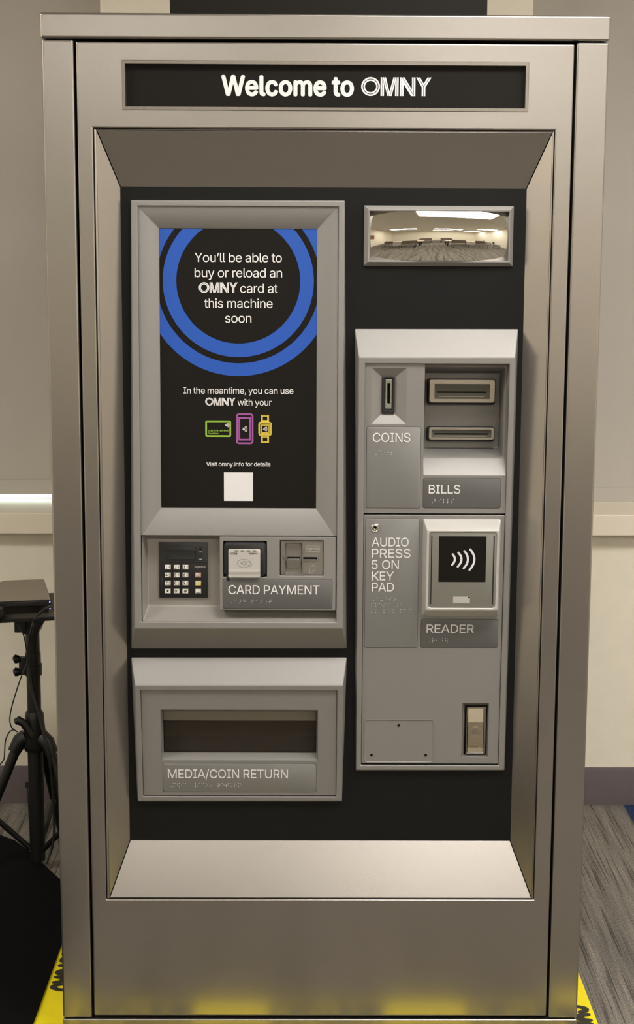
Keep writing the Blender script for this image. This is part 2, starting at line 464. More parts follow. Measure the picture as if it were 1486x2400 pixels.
# ------------------------------------------------------------------ lettering (outlines in 1/1000 em, cap height 509)
GLYPHS = {
    '#': [440, ['242,0 326,509 377,509 294,0', '10,140 19,192 400,192 391,140', '64,0 147,509 198,509 115,0', '40,316 49,368 429,368 421,316']],
    "'": [206, ['78,318 70,509 136,509 128,318']],
    '*': [453, ['201,223 206,331 114,272 89,315 186,365 89,415 114,459 206,400 201,509 250,509 246,400 337,459 362,415 266,365 362,315 337,272 246,331 250,223']],
    ',': [188, ['38,-119 68,71 137,71 84,-119']],
    '.': [188, ['95,-4 83,-3 73,1 63,9 55,18 51,29 50,41 51,53 55,64 63,73 73,81 83,85 95,87 107,85 118,81 128,73 135,64 140,53 141,41 140,29 135,18 128,9 118,1 107,-3']],
    '/': [249, ['235,533 71,-76 14,-76 178,533']],
    '0': [453, ['227,-7 191,-3 158,7 130,24 105,48 85,77 69,113 57,155 50,202 48,254 50,306 57,353 69,395 85,431 106,461 130,484 159,502 191,512 227,516 262,512 295,502 323,484 348,461 368,431 384,395 396,353 403,306 405,254 403,202 396,155 384,113 368,77 348,48 323,24 295,7 263,-3', '227,50 250,52 271,60 290,74 306,92 320,116 330,144 338,176 342,213 344,254 342,295 338,332 330,365 320,393 306,416 290,435 271,449 250,457 227,460 203,457 182,449 163,435 147,416 134,393 123,365 115,332 111,295 109,254 111,213 115,176 123,144 134,116 147,92 163,74 182,60 203,52']],
    '1': [453, ['76,0 76,55 391,55 391,0', '276,509 276,0 212,0 212,448 209,448 86,358 86,427 198,509']],
    '2': [453, ['64,0 64,47 234,229 282,282 294,298 303,312 311,327 316,341 319,356 320,371 319,389 315,405 308,419 298,431 287,441 273,449 258,455 241,458 224,460 205,458 188,454 172,447 159,438 148,427 139,413 132,398 128,381 127,362 66,362 68,391 75,418 86,442 102,464 121,482 143,496 168,507 196,513 225,516 254,513 281,507 306,497 328,482 346,465 361,445 372,423 379,398 381,372 380,354 377,336 371,318 363,299 351,280 336,259 317,235 294,209 267,180 153,60 153,57 389,57 389,0']],
    '3': [453, ['218,-7 188,-5 159,1 133,10 108,22 88,38 70,57 57,79 48,104 44,132 109,132 112,115 118,100 126,87 137,76 150,66 165,59 182,54 200,51 219,50 239,51 258,55 275,61 291,69 304,80 315,93 323,108 328,125 329,145 328,163 323,180 316,196 306,211 292,223 275,234 254,241 229,246 201,248 157,248 157,299 288,448 288,452 70,452 70,509 372,509 372,461 211,278 211,289 247,290 279,286 308,276 333,262 354,244 371,222 383,198 391,173 393,145 390,116 383,90 370,66 354,45 333,27 309,12 281,2 251,-5']],
    '4': [453, ['40,105 40,158 247,509 311,509 109,166 109,163 413,163 413,105', '282,0 282,121 282,146 282,318 343,318 343,0']],
    '5': [453, ['221,-7 192,-5 165,1 140,11 118,25 99,41 83,60 71,82 63,105 60,130 122,130 125,115 130,102 138,89 148,78 160,68 173,60 188,54 204,51 221,50 241,51 259,56 276,64 291,75 304,89 314,104 322,122 326,141 328,162 326,183 321,203 314,221 303,237 290,251 275,262 257,270 238,275 218,277 201,276 184,273 167,268 152,262 139,255 128,246 67,253 96,509 366,509 366,452 151,452 134,301 136,301 148,311 162,318 178,325 194,330 212,333 229,334 252,332 274,328 294,321 313,311 330,299 345,285 358,269 370,251 379,231 386,210 390,187 391,163 388,132 381,102 369,76 352,52 332,32 309,15 282,3 253,-4']],
    '6': [453, ['226,-7 196,-4 168,3 142,15 119,31 100,51 84,74 73,101 66,130 64,162 65,187 71,212 80,239 93,268 112,302 137,340 252,509 322,509 151,261 145,261 165,288 196,307 208,311 221,313 235,314 265,312 291,305 316,295 337,280 355,262 370,240 380,215 387,187 389,157 387,127 379,98 368,73 352,50 333,30 310,14 284,3 257,-4', '226,48 245,50 263,55 279,63 293,73 304,86 314,101 322,119 326,137 327,157 326,178 322,196 314,213 304,228 293,241 279,251 263,259 245,264 226,265 207,264 190,259 174,252 160,241 148,229 138,214 131,197 126,179 125,158 126,138 131,119 138,102 148,86 160,73 174,63 190,55 207,50']],
    '7': [453, ['97,0 323,448 323,452 62,452 62,509 391,509 391,449 165,0']],
    '8': [453, ['226,-7 193,-5 163,1 136,11 111,25 91,42 74,62 62,84 54,109 52,135 53,156 58,176 65,195 75,212 87,228 101,241 117,252 134,260 153,265 153,267 129,276 109,289 93,308 80,330 73,354 70,380 73,405 79,429 90,450 106,469 124,485 146,498 170,508 197,514 226,516 255,514 282,508 306,498 328,485 346,469 361,450 373,429 379,405 382,380 379,354 372,330 359,308 343,289 323,276 300,267 300,265 319,260 335,252 351,241 365,228 377,212 387,195 395,176 399,156 401,135 398,109 391,84 378,62 362,42 341,25 317,11 289,1 259,-5', '226,49 248,50 267,54 285,60 300,69 313,79 323,91 331,106 335,121 337,139 335,157 330,173 322,189 312,202 298,213 283,223 265,230 247,234 226,235 206,234 187,230 169,223 154,213 140,202 130,189 122,173 117,157 115,139 117,121 121,106 129,91 139,79 152,69 167,60 185,54 205,50', '226,290 244,291 260,294 274,300 287,308 298,318 307,330 314,344 318,359 319,376 318,392 314,407 308,420 299,432 288,442 275,449 260,455 244,459 226,460 208,459 192,455 177,449 164,442 153,432 145,420 138,407 134,392 133,376 134,359 138,344 145,330 154,318 165,308 178,300 193,294 209,291']],
    '9': [453, ['226,516 256,513 285,506 310,494 333,478 352,458 368,434 380,408 387,378 389,347 387,322 382,296 373,270 359,240 340,207 315,168 200,0 130,0 301,248 307,248 287,221 257,202 245,198 232,195 218,195 188,197 161,203 137,214 116,229 98,247 83,269 72,294 66,321 64,352 66,382 73,411 85,436 101,459 120,479 143,494 168,506 196,513', '226,460 207,459 190,454 174,446 160,435 148,423 138,407 131,390 127,372 125,352 127,331 131,313 138,295 148,280 160,268 174,257 190,250 207,245 226,243 245,245 263,249 279,257 293,267 305,280 314,295 322,312 326,330 327,350 326,371 322,390 314,407 305,422 293,435 279,446 263,454 245,459']],
    'A': [480, ['16,0 201,509 276,509 463,0 395,0 287,302 264,372 232,478 245,478 213,371 191,302 85,0', '110,142 110,199 370,199 370,142']],
    'B': [456, ['60,0 60,509 241,509 274,507 304,501 329,491 350,477 367,461 381,442 390,421 396,398 398,374 397,353 393,336 387,320 378,307 368,295 356,286 343,278 329,272 315,267 315,262 331,260 347,254 363,245 378,234 391,220 402,203 411,184 416,161 418,136 416,111 410,88 400,67 386,48 368,31 344,18 317,8 284,2 247,0', '125,57 245,57 281,60 309,67 330,80 344,96 353,115 355,137 354,153 350,169 342,184 333,197 320,209 306,218 289,225 269,229 248,231 125,231', '125,285 238,285 256,287 273,290 288,296 302,304 314,314 323,326 330,340 335,355 336,372 333,393 326,412 313,429 294,442 270,449 240,452 125,452']],
    'C': [510, ['267,-7 225,-3 186,7 150,25 119,49 92,79 70,115 53,157 44,203 40,254 44,305 53,352 70,393 92,429 119,459 150,484 186,501 225,512 267,516 293,514 317,511 340,504 362,496 383,485 402,471 419,456 435,438 448,418 459,397 467,373 473,348 408,348 404,365 397,380 389,395 380,407 369,418 357,428 344,437 330,444 315,449 300,453 284,455 267,456 237,453 209,445 184,432 161,414 141,391 125,364 113,332 106,295 103,254 106,213 113,177 125,145 141,117 161,94 184,76 210,63 237,56 267,53 284,54 300,56 315,60 330,65 344,72 357,81 369,90 380,102 389,114 397,128 404,144 408,160 473,160 467,135 459,112 448,91 435,71 420,53 402,38 383,24 363,13 341,5 317,-2 293,-6']],
    'D': [502, ['219,0 96,0 96,57 215,57 254,60 288,68 318,81 343,99 363,122 379,149 390,181 397,216 399,255 397,294 390,329 379,361 364,388 344,410 320,428 291,441 258,449 221,452 93,452 93,509 225,509 273,505 315,495 353,478 385,455 412,426 433,391 449,351 458,306 462,255 458,205 449,159 433,119 411,83 384,54 351,31 312,14 268,3', '125,509 125,0 60,0 60,509']],
    'E': [419, ['60,0 60,509 372,509 372,452 125,452 125,286 355,286 355,229 125,229 125,57 375,57 375,0']],
    'F': [410, ['60,0 60,509 369,509 369,452 125,452 125,278 346,278 346,221 125,221 125,0']],
    'G': [520, ['269,-7 225,-3 185,7 149,25 118,49 91,79 69,116 53,157 43,203 40,254 43,305 53,352 69,393 91,429 117,459 149,484 184,501 223,512 265,516 291,514 316,510 340,504 363,494 384,483 403,469 421,453 436,436 449,416 460,395 468,373 474,349 408,349 402,365 395,379 387,393 378,406 368,417 356,427 344,436 330,443 315,448 300,453 283,455 265,456 236,453 209,445 183,432 160,414 141,392 125,364 113,332 106,295 103,254 106,213 113,177 125,145 141,117 161,95 184,76 210,63 238,56 269,53 296,55 322,61 345,71 365,85 382,102 396,123 407,147 413,173 415,202 434,199 283,199 283,256 478,256 478,200 475,160 466,124 451,91 431,62 406,38 377,19 344,5 308,-4']],
    'H': [517, ['60,0 60,509 125,509 125,289 392,289 392,509 457,509 457,0 392,0 392,232 125,232 125,0']],
    'I': [300, ['31,0 31,57 118,57 118,452 31,452 31,509 269,509 269,452 183,452 183,57 269,57 269,0']],
    'J': [396, ['185,-7 143,-2 106,11 75,33 52,63 38,100 33,145 33,173 98,173 98,145 100,117 108,93 122,74 139,61 160,53 185,50 209,53 230,61 248,74 261,93 269,117 272,145 272,509 336,509 336,145 332,100 318,63 294,33 263,11 227,-2']],
    'K': [467, ['104,145 104,216 139,261 174,303 212,344 364,509 448,509 231,276 228,276', '60,0 60,509 125,509 125,334 124,225 125,193 125,0', '372,0 188,259 228,309 449,0']],
    'L': [393, ['60,0 60,509 125,509 125,57 361,57 361,0']],
    'M': [628, ['60,0 60,509 152,509 277,187 287,159 299,123 311,84 322,49 307,49 318,83 330,121 342,158 352,187 476,509 568,509 568,0 504,0 504,291 504,327 505,369 506,413 507,457 513,457 498,409 482,363 467,322 456,291 342,0 286,0 170,291 159,321 145,361 129,408 112,457 119,457 120,416 121,372 122,328 122,291 122,0']],
    'N': [523, ['60,0 60,509 136,509 343,183 363,151 388,107 414,55 405,54 401,108 399,157 399,195 399,509 463,509 463,0 387,0 202,290 177,331 148,381 108,452 119,454 122,384 124,328 125,291 125,0']],
    'O': [533, ['267,-7 225,-3 186,7 150,25 119,49 92,79 70,115 53,157 44,203 40,254 44,305 53,352 70,393 92,429 119,459 150,484 186,501 225,512 267,516 309,512 348,501 384,484 415,459 442,429 464,393 480,352 490,305 493,254 490,203 480,157 464,115 442,79 415,49 384,25 348,7 309,-3', '267,53 296,55 324,63 349,76 372,94 392,116 408,144 420,176 428,213 430,254 428,295 420,332 408,365 392,392 372,415 349,433 324,446 296,453 267,456 237,453 210,445 184,433 161,415 142,392 125,364 113,332 106,295 103,254 106,213 113,176 125,144 142,117 161,94 184,76 210,63 237,55']],
    'P': [445, ['60,0 60,509 235,509 272,506 305,499 332,487 356,471 375,452 390,430 400,404 407,377 409,348 407,318 400,291 390,265 375,243 356,223 332,207 305,195 272,188 235,186 109,186 109,242 233,242 257,244 279,248 297,256 312,266 324,279 333,294 339,310 343,328 344,348 343,367 339,385 333,402 324,416 312,428 297,439 279,446 257,451 232,452 125,452 125,0']],
    'Q': [533, ['245,159 313,159 369,85 384,65 468,-48 401,-48 346,27 331,46', '267,-7 225,-3 186,7 150,25 119,49 92,79 70,115 53,157 44,203 40,254 44,305 53,352 70,393 92,429 119,459 150,484 186,501 225,512 267,516 309,512 348,501 384,484 415,459 442,429 464,393 480,352 490,305 493,254 490,203 480,157 464,115 442,79 415,49 384,25 348,7 309,-3', '267,53 296,55 324,63 349,76 372,94 392,116 408,144 420,176 428,213 430,254 428,295 420,332 408,365 392,392 372,415 349,433 324,446 296,453 267,456 237,453 210,445 184,433 161,415 142,392 125,364 113,332 106,295 103,254 106,213 113,176 125,144 142,117 161,94 184,76 210,63 237,55']],
    'R': [449, ['60,0 60,509 236,509 273,506 305,500 333,489 356,473 376,455 390,433 401,408 407,381 409,352 407,323 401,296 390,271 376,250 356,232 333,217 305,206 273,200 236,198 96,198 96,255 234,255 258,256 280,260 298,267 313,276 325,287 334,300 340,316 344,333 345,352 344,371 340,389 334,405 325,419 313,430 298,440 279,446 258,451 233,452 125,452 125,0', '353,0 230,229 303,229 428,0']],
    'S': [447, ['224,-9 188,-7 156,-1 128,9 102,23 81,40 64,60 51,83 42,109 38,137 104,137 108,118 114,102 123,88 136,76 150,66 166,59 185,53 204,50 224,49 246,50 267,54 286,60 303,69 317,79 329,92 338,106 344,122 346,139 344,154 340,168 332,179 322,189 310,197 296,205 245,222 184,239 145,253 112,269 86,289 67,313 56,341 52,372 54,400 62,425 75,448 92,468 113,484 138,498 165,508 195,514 227,516 259,514 289,508 316,498 340,484 360,468 377,449 390,427 398,403 401,378 337,378 332,402 320,421 302,437 280,449 254,456 225,459 204,457 185,454 167,448 152,440 139,430 129,418 121,405 117,391 115,376 117,359 122,345 131,334 142,324 155,315 169,308 212,293 264,279 312,264 328,256 344,248 359,238 372,226 384,213 395,198 402,180 407,161 408,139 406,112 399,87 386,64 370,43 349,25 323,11 294,0 261,-7']],
    'T': [449, ['32,452 32,509 417,509 417,452 257,452 257,0 193,0 193,452']],
    'U': [517, ['259,-8 220,-6 186,2 154,15 126,33 103,55 85,80 71,108 63,140 60,173 60,509 124,509 124,178 126,155 132,133 141,113 153,95 169,80 187,68 208,59 232,53 259,52 285,53 309,59 331,68 349,80 364,95 377,113 385,133 391,155 393,178 393,509 457,509 457,173 454,140 446,108 433,80 414,55 391,33 363,15 332,2 297,-6']],
    'V': [480, ['204,0 16,509 84,509 192,206 215,137 248,31 235,31 267,138 290,206 395,509 463,509 278,0']],
    'W': [686, ['155,0 16,509 82,509 163,196 175,145 187,94 197,40 189,40 200,94 211,145 224,196 306,509 380,509 462,196 474,145 486,94 497,40 488,40 499,94 510,145 523,196 603,509 670,509 530,0 455,0 368,323 351,391 336,475 350,475 335,395 318,323 230,0']],
    'X': [474, ['18,0 217,284 217,236 29,509 104,509 178,400 204,361 223,329 243,292 232,292 252,329 272,361 298,400 374,509 446,509 259,239 259,287 456,0 382,0 292,129 268,165 250,195 230,231 244,231 225,196 206,166 182,129 91,0']],
    'Y': [472, ['203,0 203,208 16,509 91,509 192,344 222,292 250,230 224,230 251,293 280,344 381,509 455,509 268,208 268,0']],
    'Z': [438, ['42,0 42,46 273,385 306,431 341,476 348,454 285,452 223,452 40,452 40,509 397,509 397,462 169,129 134,81 97,33 90,54 152,57 214,57 399,57 399,0']],
    'a': [389, ['160,-9 137,-7 115,-3 94,5 76,15 60,29 48,45 38,63 32,84 30,108 32,128 36,146 43,161 53,174 64,184 78,193 92,200 108,206 125,211 178,220 234,227 265,235 276,255 276,257 275,272 272,285 267,297 260,307 251,315 240,322 227,327 212,330 196,331 178,330 163,327 149,322 118,301 100,274 41,291 51,313 64,331 79,346 95,358 114,368 133,375 153,380 173,383 194,384 239,379 255,375 271,369 286,360 300,350 312,336 322,320 330,301 335,278 337,251 337,0 277,0 277,52 272,52 252,25 242,16 229,8 215,1 199,-4 181,-7', '170,45 192,47 211,51 228,59 242,68 254,80 263,93 270,108 274,122 276,138 276,190 259,182 231,176 200,171 175,168 134,159 122,153 112,147 103,139 97,130 93,118 92,105 93,93 96,82 102,72 109,64 119,57 130,52 142,48 156,46']],
    'b': [424, ['229,-8 208,-7 189,-3 172,4 159,12 147,21 138,31 118,59 112,59 112,0 53,0 53,509 114,509 114,319 118,319 137,346 147,355 158,364 171,373 188,379 207,383 229,384 259,382 287,374 313,361 335,342 354,320 370,293 381,261 388,227 390,189 388,151 381,116 370,84 355,57 336,34 313,16 288,3 260,-6', '220,47 242,49 262,55 279,66 294,80 306,97 316,117 323,139 327,163 328,189 327,215 323,239 316,261 307,281 295,298 280,311 262,322 243,328 220,330 198,328 178,322 161,312 147,299 134,282 125,263 118,241 114,216 113,189 114,162 118,138 125,115 135,95 147,78 162,65 179,55 198,49']],
    'c': [396, ['207,-8 174,-5 144,3 117,16 93,35 72,58 56,85 44,116 37,150 34,187 37,225 44,260 56,291 72,318 93,341 117,360 144,374 174,382 207,384 226,384 243,381 260,377 276,371 291,364 305,356 318,346 330,335 340,322 349,308 356,293 362,277 303,262 290,289 270,311 242,325 207,330 184,328 163,321 145,310 130,296 118,278 108,258 102,236 98,212 96,187 98,163 102,139 108,117 118,97 130,80 145,66 163,55 184,49 207,46 243,52 271,66 292,89 304,117 363,102 357,86 350,70 341,56 331,43 319,32 306,21 292,12 277,5 261,-1 244,-5 226,-7']],
    'd': [424, ['195,-8 165,-6 137,3 111,16 89,34 70,57 55,84 43,116 36,151 34,189 36,227 43,261 55,293 70,320 89,342 112,361 137,374 165,382 196,384 218,383 237,379 253,373 267,364 278,355 287,346 306,319 311,319 311,509 372,509 372,0 313,0 313,59 307,59 287,31 277,21 266,12 252,4 236,-3 217,-7', '205,47 226,49 246,55 263,65 278,78 290,95 299,115 306,138 310,162 312,189 310,216 306,241 300,263 290,282 278,299 263,312 246,322 227,328 205,330 182,328 162,322 145,311 130,298 118,281 108,261 102,239 98,215 96,189 98,163 102,139 109,117 118,97 130,80 145,66 162,55 182,49']],
    'e': [404, ['212,-8 177,-5 145,3 117,16 92,35 72,58 56,85 44,116 37,150 34,187 36,224 44,258 55,290 71,317 91,340 115,359 142,373 172,382 205,384 226,383 246,380 266,374 285,366 303,355 319,341 334,324 347,305 357,282 365,256 370,227 371,194 371,169 75,169 75,221 338,221 310,202 308,226 304,248 298,269 288,286 277,301 263,314 246,323 227,328 205,330 183,328 164,323 146,313 131,301 119,286 109,270 102,251 97,231 96,211 96,178 98,151 102,127 110,106 121,88 135,73 151,61 169,53 190,48 212,46 227,47 241,49 254,53 265,58 276,65 285,73 294,82 300,93 306,105 365,91 358,72 348,55 335,39 320,26 302,14 283,4 261,-3 237,-7']],
    'f': [254, ['228,379 228,327 6,327 6,379', '81,0 81,432 82,452 87,470 96,486 107,499 120,510 135,519 152,525 169,529 187,530 222,527 243,521 227,468 215,472 195,474 178,472 164,468 154,460 147,449 143,435 142,419 142,0']],
    'g': [425, ['207,-151 180,-149 156,-146 134,-140 114,-132 97,-122 82,-110 70,-97 59,-84 51,-69 101,-41 122,-66 131,-74 142,-82 154,-88 169,-93 187,-96 207,-97 236,-95 261,-87 282,-75 298,-58 308,-34 311,-6 311,68 306,68 287,41 277,32 266,23 252,16 236,10 217,6 195,5 165,7 138,14 113,27 90,43 71,65 55,90 43,120 36,154 34,191 36,229 43,263 55,293 71,320 90,342 112,361 138,374 166,382 196,384 218,383 237,379 253,373 267,365 279,356 288,346 308,319 313,319 313,379 372,379 372,-9 370,-40 363,-67 350,-90 334,-109 314,-124 291,-136 265,-144 237,-149', '205,59 227,61 246,66 264,75 278,87 290,103 300,121 307,142 311,166 312,193 311,219 307,242 300,264 291,283 279,299 264,312 247,322 227,328 205,330 182,328 163,322 145,312 130,298 118,282 109,262 102,241 98,218 96,193 98,167 102,144 109,123 118,104 131,88 145,76 163,66 183,61']],
    'h': [410, ['114,227 114,0 53,0 53,509 114,509 114,287 102,287 116,319 132,344 152,362 175,374 200,382 227,384 252,383 275,377 295,369 313,356 328,340 341,321 350,298 355,271 357,240 357,0 296,0 296,235 293,263 286,286 273,304 256,318 235,326 210,329 192,328 176,324 161,317 147,308 136,297 126,283 119,266 115,248']],
    'i': [167, ['53,0 53,379 114,379 114,0', '84,443 73,444 63,448 54,455 47,463 43,472 41,483 43,494 47,504 54,512 63,518 73,522 84,524 95,522 105,518 114,512 121,504 125,494 126,483 125,472 121,463 114,455 105,448 95,444']],
    'l': [189, ['139,-2 112,0 91,8 74,20 62,37 55,59 53,84 53,509 114,509 114,99 114,83 117,71 120,62 126,57 135,53 146,52 160,53 170,54 181,3 162,-1']],
    'm': [610, ['53,0 53,379 112,379 112,295 108,295 114,314 122,331 132,346 144,358 158,368 172,376 187,382 203,385 219,386 245,383 268,375 287,361 303,342 314,320 321,295 312,295 318,312 326,329 337,343 350,356 364,366 381,375 398,381 417,385 437,386 458,385 478,380 497,372 514,361 529,346 541,328 550,307 555,283 557,255 557,0 496,0 496,254 493,279 485,298 473,313 456,323 438,329 419,330 402,329 387,326 374,320 363,312 353,302 345,290 340,277 336,263 335,247 335,0 274,0 274,260 272,280 265,297 253,311 238,322 220,328 199,330 185,329 171,326 158,320 145,312 135,302 126,289 119,274 115,257 114,238 114,0']],
    'n': [410, ['114,227 114,0 53,0 53,379 112,379 112,287 102,287 116,319 132,344 152,362 175,374 200,382 227,384 252,383 275,377 295,369 313,356 328,340 341,321 350,298 355,271 357,240 357,0 296,0 296,235 293,263 286,286 273,304 256,318 235,326 210,329 192,328 176,324 161,317 147,308 136,297 126,283 119,266 115,248']],
    'o': [415, ['207,-8 174,-5 144,3 117,16 93,35 72,58 56,85 44,116 37,150 34,187 37,225 44,260 56,291 72,318 93,341 117,360 144,374 174,382 207,384 241,382 271,374 299,360 323,341 343,318 359,291 371,260 379,225 381,187 379,150 371,116 359,85 343,58 323,35 299,16 271,3 241,-5', '207,46 231,49 252,55 270,66 285,80 298,97 307,117 314,139 318,163 319,187 318,212 314,236 307,258 298,278 285,296 270,310 252,321 231,328 207,330 184,328 163,321 145,310 130,296 118,278 108,258 102,236 98,212 96,187 98,163 102,139 108,117 118,97 130,80 145,66 163,55 184,49']],
    'r': [259, ['53,0 53,379 112,379 112,321 115,321 124,339 137,354 152,367 171,377 191,383 213,385 229,384 243,384 243,322 230,324 207,326 190,324 174,321 159,315 146,306 135,296 126,284 119,269 115,254 114,237 114,0']],
    's': [365, ['182,-8 157,-7 133,-3 112,3 93,12 76,24 62,38 50,54 41,73 36,94 94,107 101,87 111,72 124,60 141,52 160,47 181,45 206,47 227,53 244,62 258,74 265,88 268,103 266,115 262,126 254,136 243,144 229,150 212,155 149,170 118,180 92,192 72,208 58,227 50,249 47,274 49,295 55,314 65,332 79,347 95,360 115,370 137,378 161,383 187,384 212,383 234,379 254,372 271,363 286,352 299,339 309,324 318,308 324,290 268,277 262,291 254,304 243,316 228,325 210,331 187,333 166,331 147,326 131,317 119,305 111,292 109,277 110,264 115,253 124,243 136,235 152,229 172,223 229,209 261,200 287,187 306,171 320,153 328,131 331,107 329,85 323,65 312,47 298,31 281,18 260,6 236,-2 210,-7']],
    't': [227, ['204,379 204,327 6,327 6,379', '65,471 126,471 126,98 127,83 130,70 136,61 144,55 156,51 170,50 185,51 202,54 213,2 192,-3 168,-4 138,-1 113,7 92,21 77,41 68,64 65,93']],
    'u': [410, ['182,-5 158,-3 135,2 115,11 97,23 82,39 69,59 60,82 54,109 53,139 53,379 114,379 114,144 116,117 124,94 137,75 154,61 175,53 200,50 218,51 234,55 249,62 263,71 274,83 283,97 290,113 295,132 296,153 296,379 357,379 357,0 298,0 298,92 307,92 294,60 277,35 257,17 234,5 209,-3']],
    'w': [567, ['138,0 23,379 87,379 133,214 154,137 175,41 165,41 186,135 206,214 252,379 316,379 362,214 382,136 402,41 391,41 413,135 434,214 480,379 545,379 429,0 368,0 319,172 305,225 291,280 277,338 291,338 277,280 263,225 248,172 199,0']],
    'y': [389, ['47,-139 61,-86 71,-87 104,-89 113,-86 122,-81 130,-74 138,-64 145,-51 151,-36 163,-1 17,379 84,379 165,155 187,87 206,21 184,21 202,87 224,155 305,379 371,379 204,-58 196,-77 187,-93 177,-107 165,-119 153,-128 139,-136 125,-141 109,-144 91,-145 65,-143']],
    '’': [177, ['52,318 82,509 151,509 98,318']],
}
CAP = 509.0


TRIS = {}


def glyph_tris(ch):
    """the glyph's contours and a triangulation of everything they wind round"""
    if ch in TRIS:
        return TRIS[ch]
    adv, spl = GLYPHS[ch]
    loops = [[tuple(map(int, q.split(','))) for q in sp.split()] for sp in spl]
    loops = [[q for k, q in enumerate(sp) if q != sp[k - 1]] for sp in loops]
    vs, es = [], []
    for lp in loops:
        o = len(vs)
        vs += [Vector(q) for q in lp]
        es += [(o + k, o + (k + 1) % len(lp)) for k in range(len(lp))]
    V, E, F = delaunay_2d_cdt(vs, es, [], 0, 0.01)[:3]

    def winding(x, y):
        n = 0
        for lp in loops:
            for k in range(len(lp)):
                (ax, ay), (bx, by) = lp[k - 1], lp[k]
                if (ay <= y) != (by <= y):
                    if ax + (y - ay) / (by - ay) * (bx - ax) > x:
                        n += 1 if by > ay else -1
        return n
    keep = [f for f in F if winding(sum(V[i].x for i in f) / len(f) + 1e-4, sum(V[i].y for i in f) / len(f) + 1e-4) != 0]
    TRIS[ch] = (adv, loops, [(v.x, v.y) for v in V], keep)
    return TRIS[ch]


def text(mb, fc, string, r, d=0.0004, weight=0.0, thick=0.0, track=-22):
    """r = (x0, x1, baseline z, cap top z): fit the string between x0 and x1"""
    x0, x1, zb, zt = r
    pen, first, place, maxx = 0.0, None, [], 0
    for ch in string:
        if ch == ' ':
            pen += 185 + track
            continue
        adv, loops, V, F = glyph_tris(ch)
        xs = [q[0] for sp in loops for q in sp]
        if first is None:
            first = min(xs)
        place.append((pen, loops, V, F))
        maxx = max(maxx, pen + max(xs))
        pen += adv + track + weight
    sz = (zt - zb) / CAP
    wd = weight * sz
    sx = (x1 - x0 - 2 * wd) / (maxx - first)
    shifts = [(0, 0)] if not weight else [(math.cos(k * math.pi / 4), math.sin(k * math.pi / 4)) for k in range(8)]
    for px_, loops, V, F in place:
        def pt(q, e, ox=0, oz=0):
            return fc.w(x0 + wd + (q[0] + px_ - first) * sx + ox * wd, zb + q[1] * sz + oz * wd, d + e)
        for i, (ox, oz) in enumerate(shifts):
            mb.add([pt(q, thick + i * 0.00003, ox, oz) for q in V], F)
        if thick:
            for lp in loops:
                mb.loft([[pt(q, e) for q in lp] for e in (0, thick)])
    return mb


OMNY = [
    [(704, 0), (723, 0), (723, 233), (704, 233)], [(728, 14), (747, 84), (747, 233), (728, 233)],
    [(729, 0), (746, 0), (807, 233), (789, 233)], [(751, 0), (769, 0), (816, 182), (816, 233), (812, 233)],
    [(928, 0), (909, 0), (909, 233), (928, 233)], [(904, 14), (885, 84), (885, 233), (904, 233)],
    [(903, 0), (886, 0), (825, 233), (843, 233)], [(881, 0), (863, 0), (816, 182), (816, 233), (820, 233)],
    [(944, 0), (964, 0), (964, 233), (944, 233)], [(969, 10), (990, 50), (990, 233), (969, 233)],
    [(970, 6), (973, 0), (1110, 218), (1108, 233), (1085, 233), (970, 50)],
    [(979, 0), (1001, 0), (1095, 150), (1113, 186), (1113, 212)],
    [(1095, 0), (1114, 0), (1114, 186), (1095, 150)], [(1119, 0), (1138, 0), (1138, 233), (1114, 233), (1119, 215)],
    [(1146, 0), (1167, 0), (1237, 116), (1237, 233), (1217, 233), (1217, 122)], [(1174, 0), (1196, 0), (1241, 76), (1241, 110)],
    [(1338, 0), (1317, 0), (1243, 116), (1243, 233), (1263, 233), (1263, 122)], [(1310, 0), (1288, 0), (1241, 76), (1241, 110)],
]


def wordmark(mb, fc, r, d=0.0004):
    x0, x1, zb, zt = r
    kx, kz = (x1 - x0) / (1338 - 462), (zt - zb) / 233

    def q(u, v, e=0):
        return fc.w(x0 + (u - 462) * kx, zt - v * kz, d + e * 0.00003)
    for a, b in ((117.5, 98), (89, 70)):
        mb.loft([[q(579.5 + rr * math.cos(t * math.pi / 24), 116 + rr * math.sin(t * math.pi / 24)) for t in range(48)] for rr in (a, b)])
    for i, p in enumerate(OMNY):
        mb.poly([q(*c, i + 1) for c in p])
    return mb


def braille(mb, fc, cells, r, d):
    """raised dots; r = (x0, x1, bottom dot row, top dot row)"""
    x0, x1, z0, z1 = r
    dz = (z1 - z0) / 2
    step = (x1 - x0 - dz) / max(1, len(cells) - 1)
    for i, ch in enumerate(cells):
        bits = ord(ch) - 0x2800 if ch != ' ' else 0
        for k, (cx, cz) in enumerate(((0, 2), (0, 1), (0, 0), (1, 2), (1, 1), (1, 0))):
            if bits >> k & 1:
                x, z = x0 + i * step + cx * dz, z0 + cz * dz
                mb.loft([fc.ring(x, z, 0.00095, d, 8), fc.ring(x, z, 0.0008, d + 0.0007, 8), fc.ring(x, z, 0.0003, d + 0.0011, 8)], last=True)
    return mb


def waves(mb, fc, arcs, wd, d):
    """contactless symbol: arcs given by their two ends and the bulge point (x, z)"""
    for (a, m_, b) in arcs:
        A, M, B = Vector(a), Vector(m_), Vector(b)
        pts = []
        c = 2 * M - (A + B) / 2
        for k in range(13):
            t = k / 12
            pts.append(tuple(A * (1 - t) ** 2 + c * 2 * t * (1 - t) + B * t * t))
        mb.strokes(fc, pts, wd, d)
        for e in (A, B):
            mb.poly(fc.ring(e.x, e.y, wd / 2, d, 12))
    return mb


